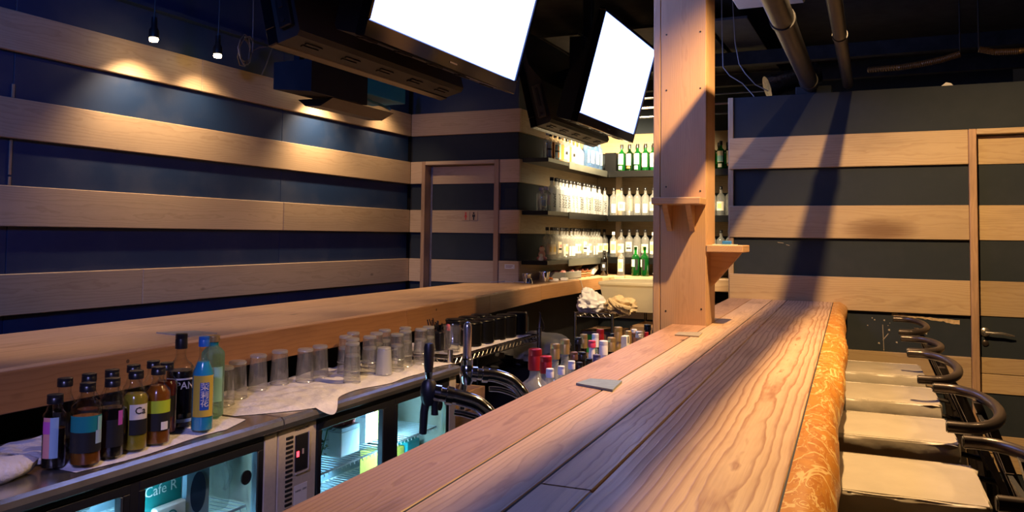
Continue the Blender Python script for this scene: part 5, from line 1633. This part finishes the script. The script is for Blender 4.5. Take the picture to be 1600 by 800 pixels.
# ---------------------------------------------------------------- bar stools
def make_stool(label, y, dx=0.0, rz=.03, x0=.09, zf_=.96, zn_=.955):
    t = thing('bar_stool', label, 'stool', (-.02 + dx, y, 0), rz, 'bar stools along the guests side')
    hw, hd = .205, .205
    # cushion: soft box with a stitched edge, sagging sides
    def cush(u, w):
        return None
    bm = bmesh.new()
    bmesh.ops.create_cube(bm, size=1)
    for v in bm.verts:
        v.co = Vector((v.co.x * hw * 2, v.co.y * hd * 2, .715 + v.co.z * .07))
    bmesh.ops.subdivide_edges(bm, edges=list(bm.edges), cuts=9, use_grid_fill=True)
    rn = random.Random(int(y * 1000))
    ph = rn.uniform(0, 6)
    for v in bm.verts:
        x, yy, z = v.co
        k = (z - .68) / .07
        ex, ey = abs(x) / hw, abs(yy) / hd
        # round the corners
        r = .03
        if ex > .85 and ey > .85:
            v.co.x *= 1 - .035 * (ex - .85) / .15 * (ey - .85) / .15
            v.co.y *= 1 - .035 * (ex - .85) / .15 * (ey - .85) / .15
        top = max(0, k - .95)
        if k > .95:
            v.co.z += .008 * (1 - ex ** 2) * (1 - ey ** 2) + .0015 * math.sin(x * 34 + ph) * math.sin(yy * 27 + ph)
        if 0.05 < k < .95 or (k < .95):
            out = .004 * math.sin(PI * min(1, max(0, k))) + .003 * math.sin((x + yy * 1.3) * 46 + ph + 5 * k) * (1 - k)
            if ey > .98:
                v.co.y += math.copysign(out, yy)
            if ex > .98:
                v.co.x += math.copysign(out, x)
    bmesh.ops.bevel(bm, geom=[e for e in bm.edges if len(e.link_faces) == 2 and e.calc_face_angle(0) > .9], offset=.007, segments=2, affect='EDGES', profile=.6)
    me = bpy.data.meshes.new('seat')
    bm.to_mesh(me)
    bm.free()
    me.polygons.foreach_set('use_smooth', [True] * len(me.polygons))
    me.set_sharp_from_angle(angle=math.radians(50))
    me.materials.append(MAT['vinyl'])
    st = link('seat', me, t)
    zs = .7495
    MB().tube([(-hw + .008, -hd + .008, zs), (hw - .008, -hd + .008, zs), (hw - .008, hd - .008, zs), (-hw + .008, hd - .008, zs), (-hw + .008, -hd + .008, zs)], .0024, 6).obj('piping', MAT['vinyl'], st)
    # wooden under-frame and splayed legs
    MB().bbox(-hw + .012, hw - .012, -hd + .012, hd - .012, .650, .679, .004).obj('seat_board', MAT['stool_wood'], t)
    for sx in (-1, 1):
        for sy in (-1, 1):
            a = Vector((sx * (hw - .035), sy * (hd - .035), .650))
            b = Vector((sx * (hw + .035), sy * (hd + .03), 0))
            if sx > 0:
                a, b = Vector((.326, sy * .150, .64)), Vector((.40, sy * .19, 0))
                MB().tube([(.17, sy * .150, .655), (.318, sy * .150, .63)], .009, 8).obj('side_rail', MAT['stool_wood'], t)
            MB().tube([a, b], [.018, .014], 8).obj('leg', MAT['stool_wood'], t)
    zf = .26
    q = hw + .003
    MB().tube([(-q, -q, zf), (.372, -.180, zf), (.372, .180, zf), (-q, q, zf), (-q, -q, zf)], .009, 8).obj('foot_rail', MAT['tube'], t)
    # tubular arm ring above the rear of the seat
    x1 = x0 + .137
    def ring_z(yy):
        return zn_ + (zf_ - zn_) * (yy + .225) / .45
    pts = []
    for k in range(33):
        a = -PI / 2 + PI * k / 32
        pts.append((x0 + .035 + (x1 - x0 - .035) * math.cos(a), .225 * math.sin(a), ring_z(.225 * math.sin(a))))
    pts = [(x0, -.225, zn_)] + pts + [(x0, .225, zf_)]
    MB().tube(pts, .0145, 14).obj('arm_ring', MAT['tube'], t)
    for s in (-1, 1):
        MB().lathe([(0, 0), (.0125, 0), (.0125, .002), (0, .002)], 12, Matrix.Translation((x0 - .001, s * .225, ring_z(s * .225))) @ Matrix.Rotation(-PI / 2, 4, 'Y')).obj('end_cap', MAT['ink'], t)
    # flat splayed back posts from the seat frame up to the ring
    for s in (-1, 1):
        m = MB()
        a, b = Vector((x1 - .035, s * .135, .945)), Vector((.330, s * .150, .60))
        w = Vector((0, .022, 0))
        d = Vector((.011, 0, 0))
        v = [a - w - d, a + w - d, a + w + d, a - w + d, b - w - d, b + w - d, b + w + d, b - w + d]
        m.add([tuple(p) for p in v], [(0, 1, 2, 3), (7, 6, 5, 4), (0, 4, 5, 1), (1, 5, 6, 2), (2, 6, 7, 3), (3, 7, 4, 0)])
        m.obj('back_post', MAT['stool_wood'], t)
    MB().prism([(.206, .915), (.216, .915), (.283, .745), (.273, .745)], 'y', -.112, .112).obj('back_panel', MAT['dark'], t)
    for s in (-1, 1):
        MB().prism([(.202, .918), (.219, .918), (.286, .742), (.269, .742)], 'y', s * .116 - .003, s * .116 + .003).obj('panel_edge', MAT['tube'], t)
    return t


make_stool('cream-seated bar stool closest to the striped partition', 4.555, -.030, .05, .087, .980, .958)
make_stool('cream-seated bar stool, second from the striped partition', 3.845, .000, .035, .081, .958, .956)
make_stool('cream-seated bar stool, third from the striped partition, with cracked vinyl', 3.170, .015, .045, .082, .976, .951)
make_stool('cream-seated bar stool, fourth from the striped partition, seat large in front', 2.515, .040, .02, .106, .962, .941)
make_stool('bar stool nearest the viewer, only its ring and posts showing', 1.865, .040, .04, .140, .951, .948)
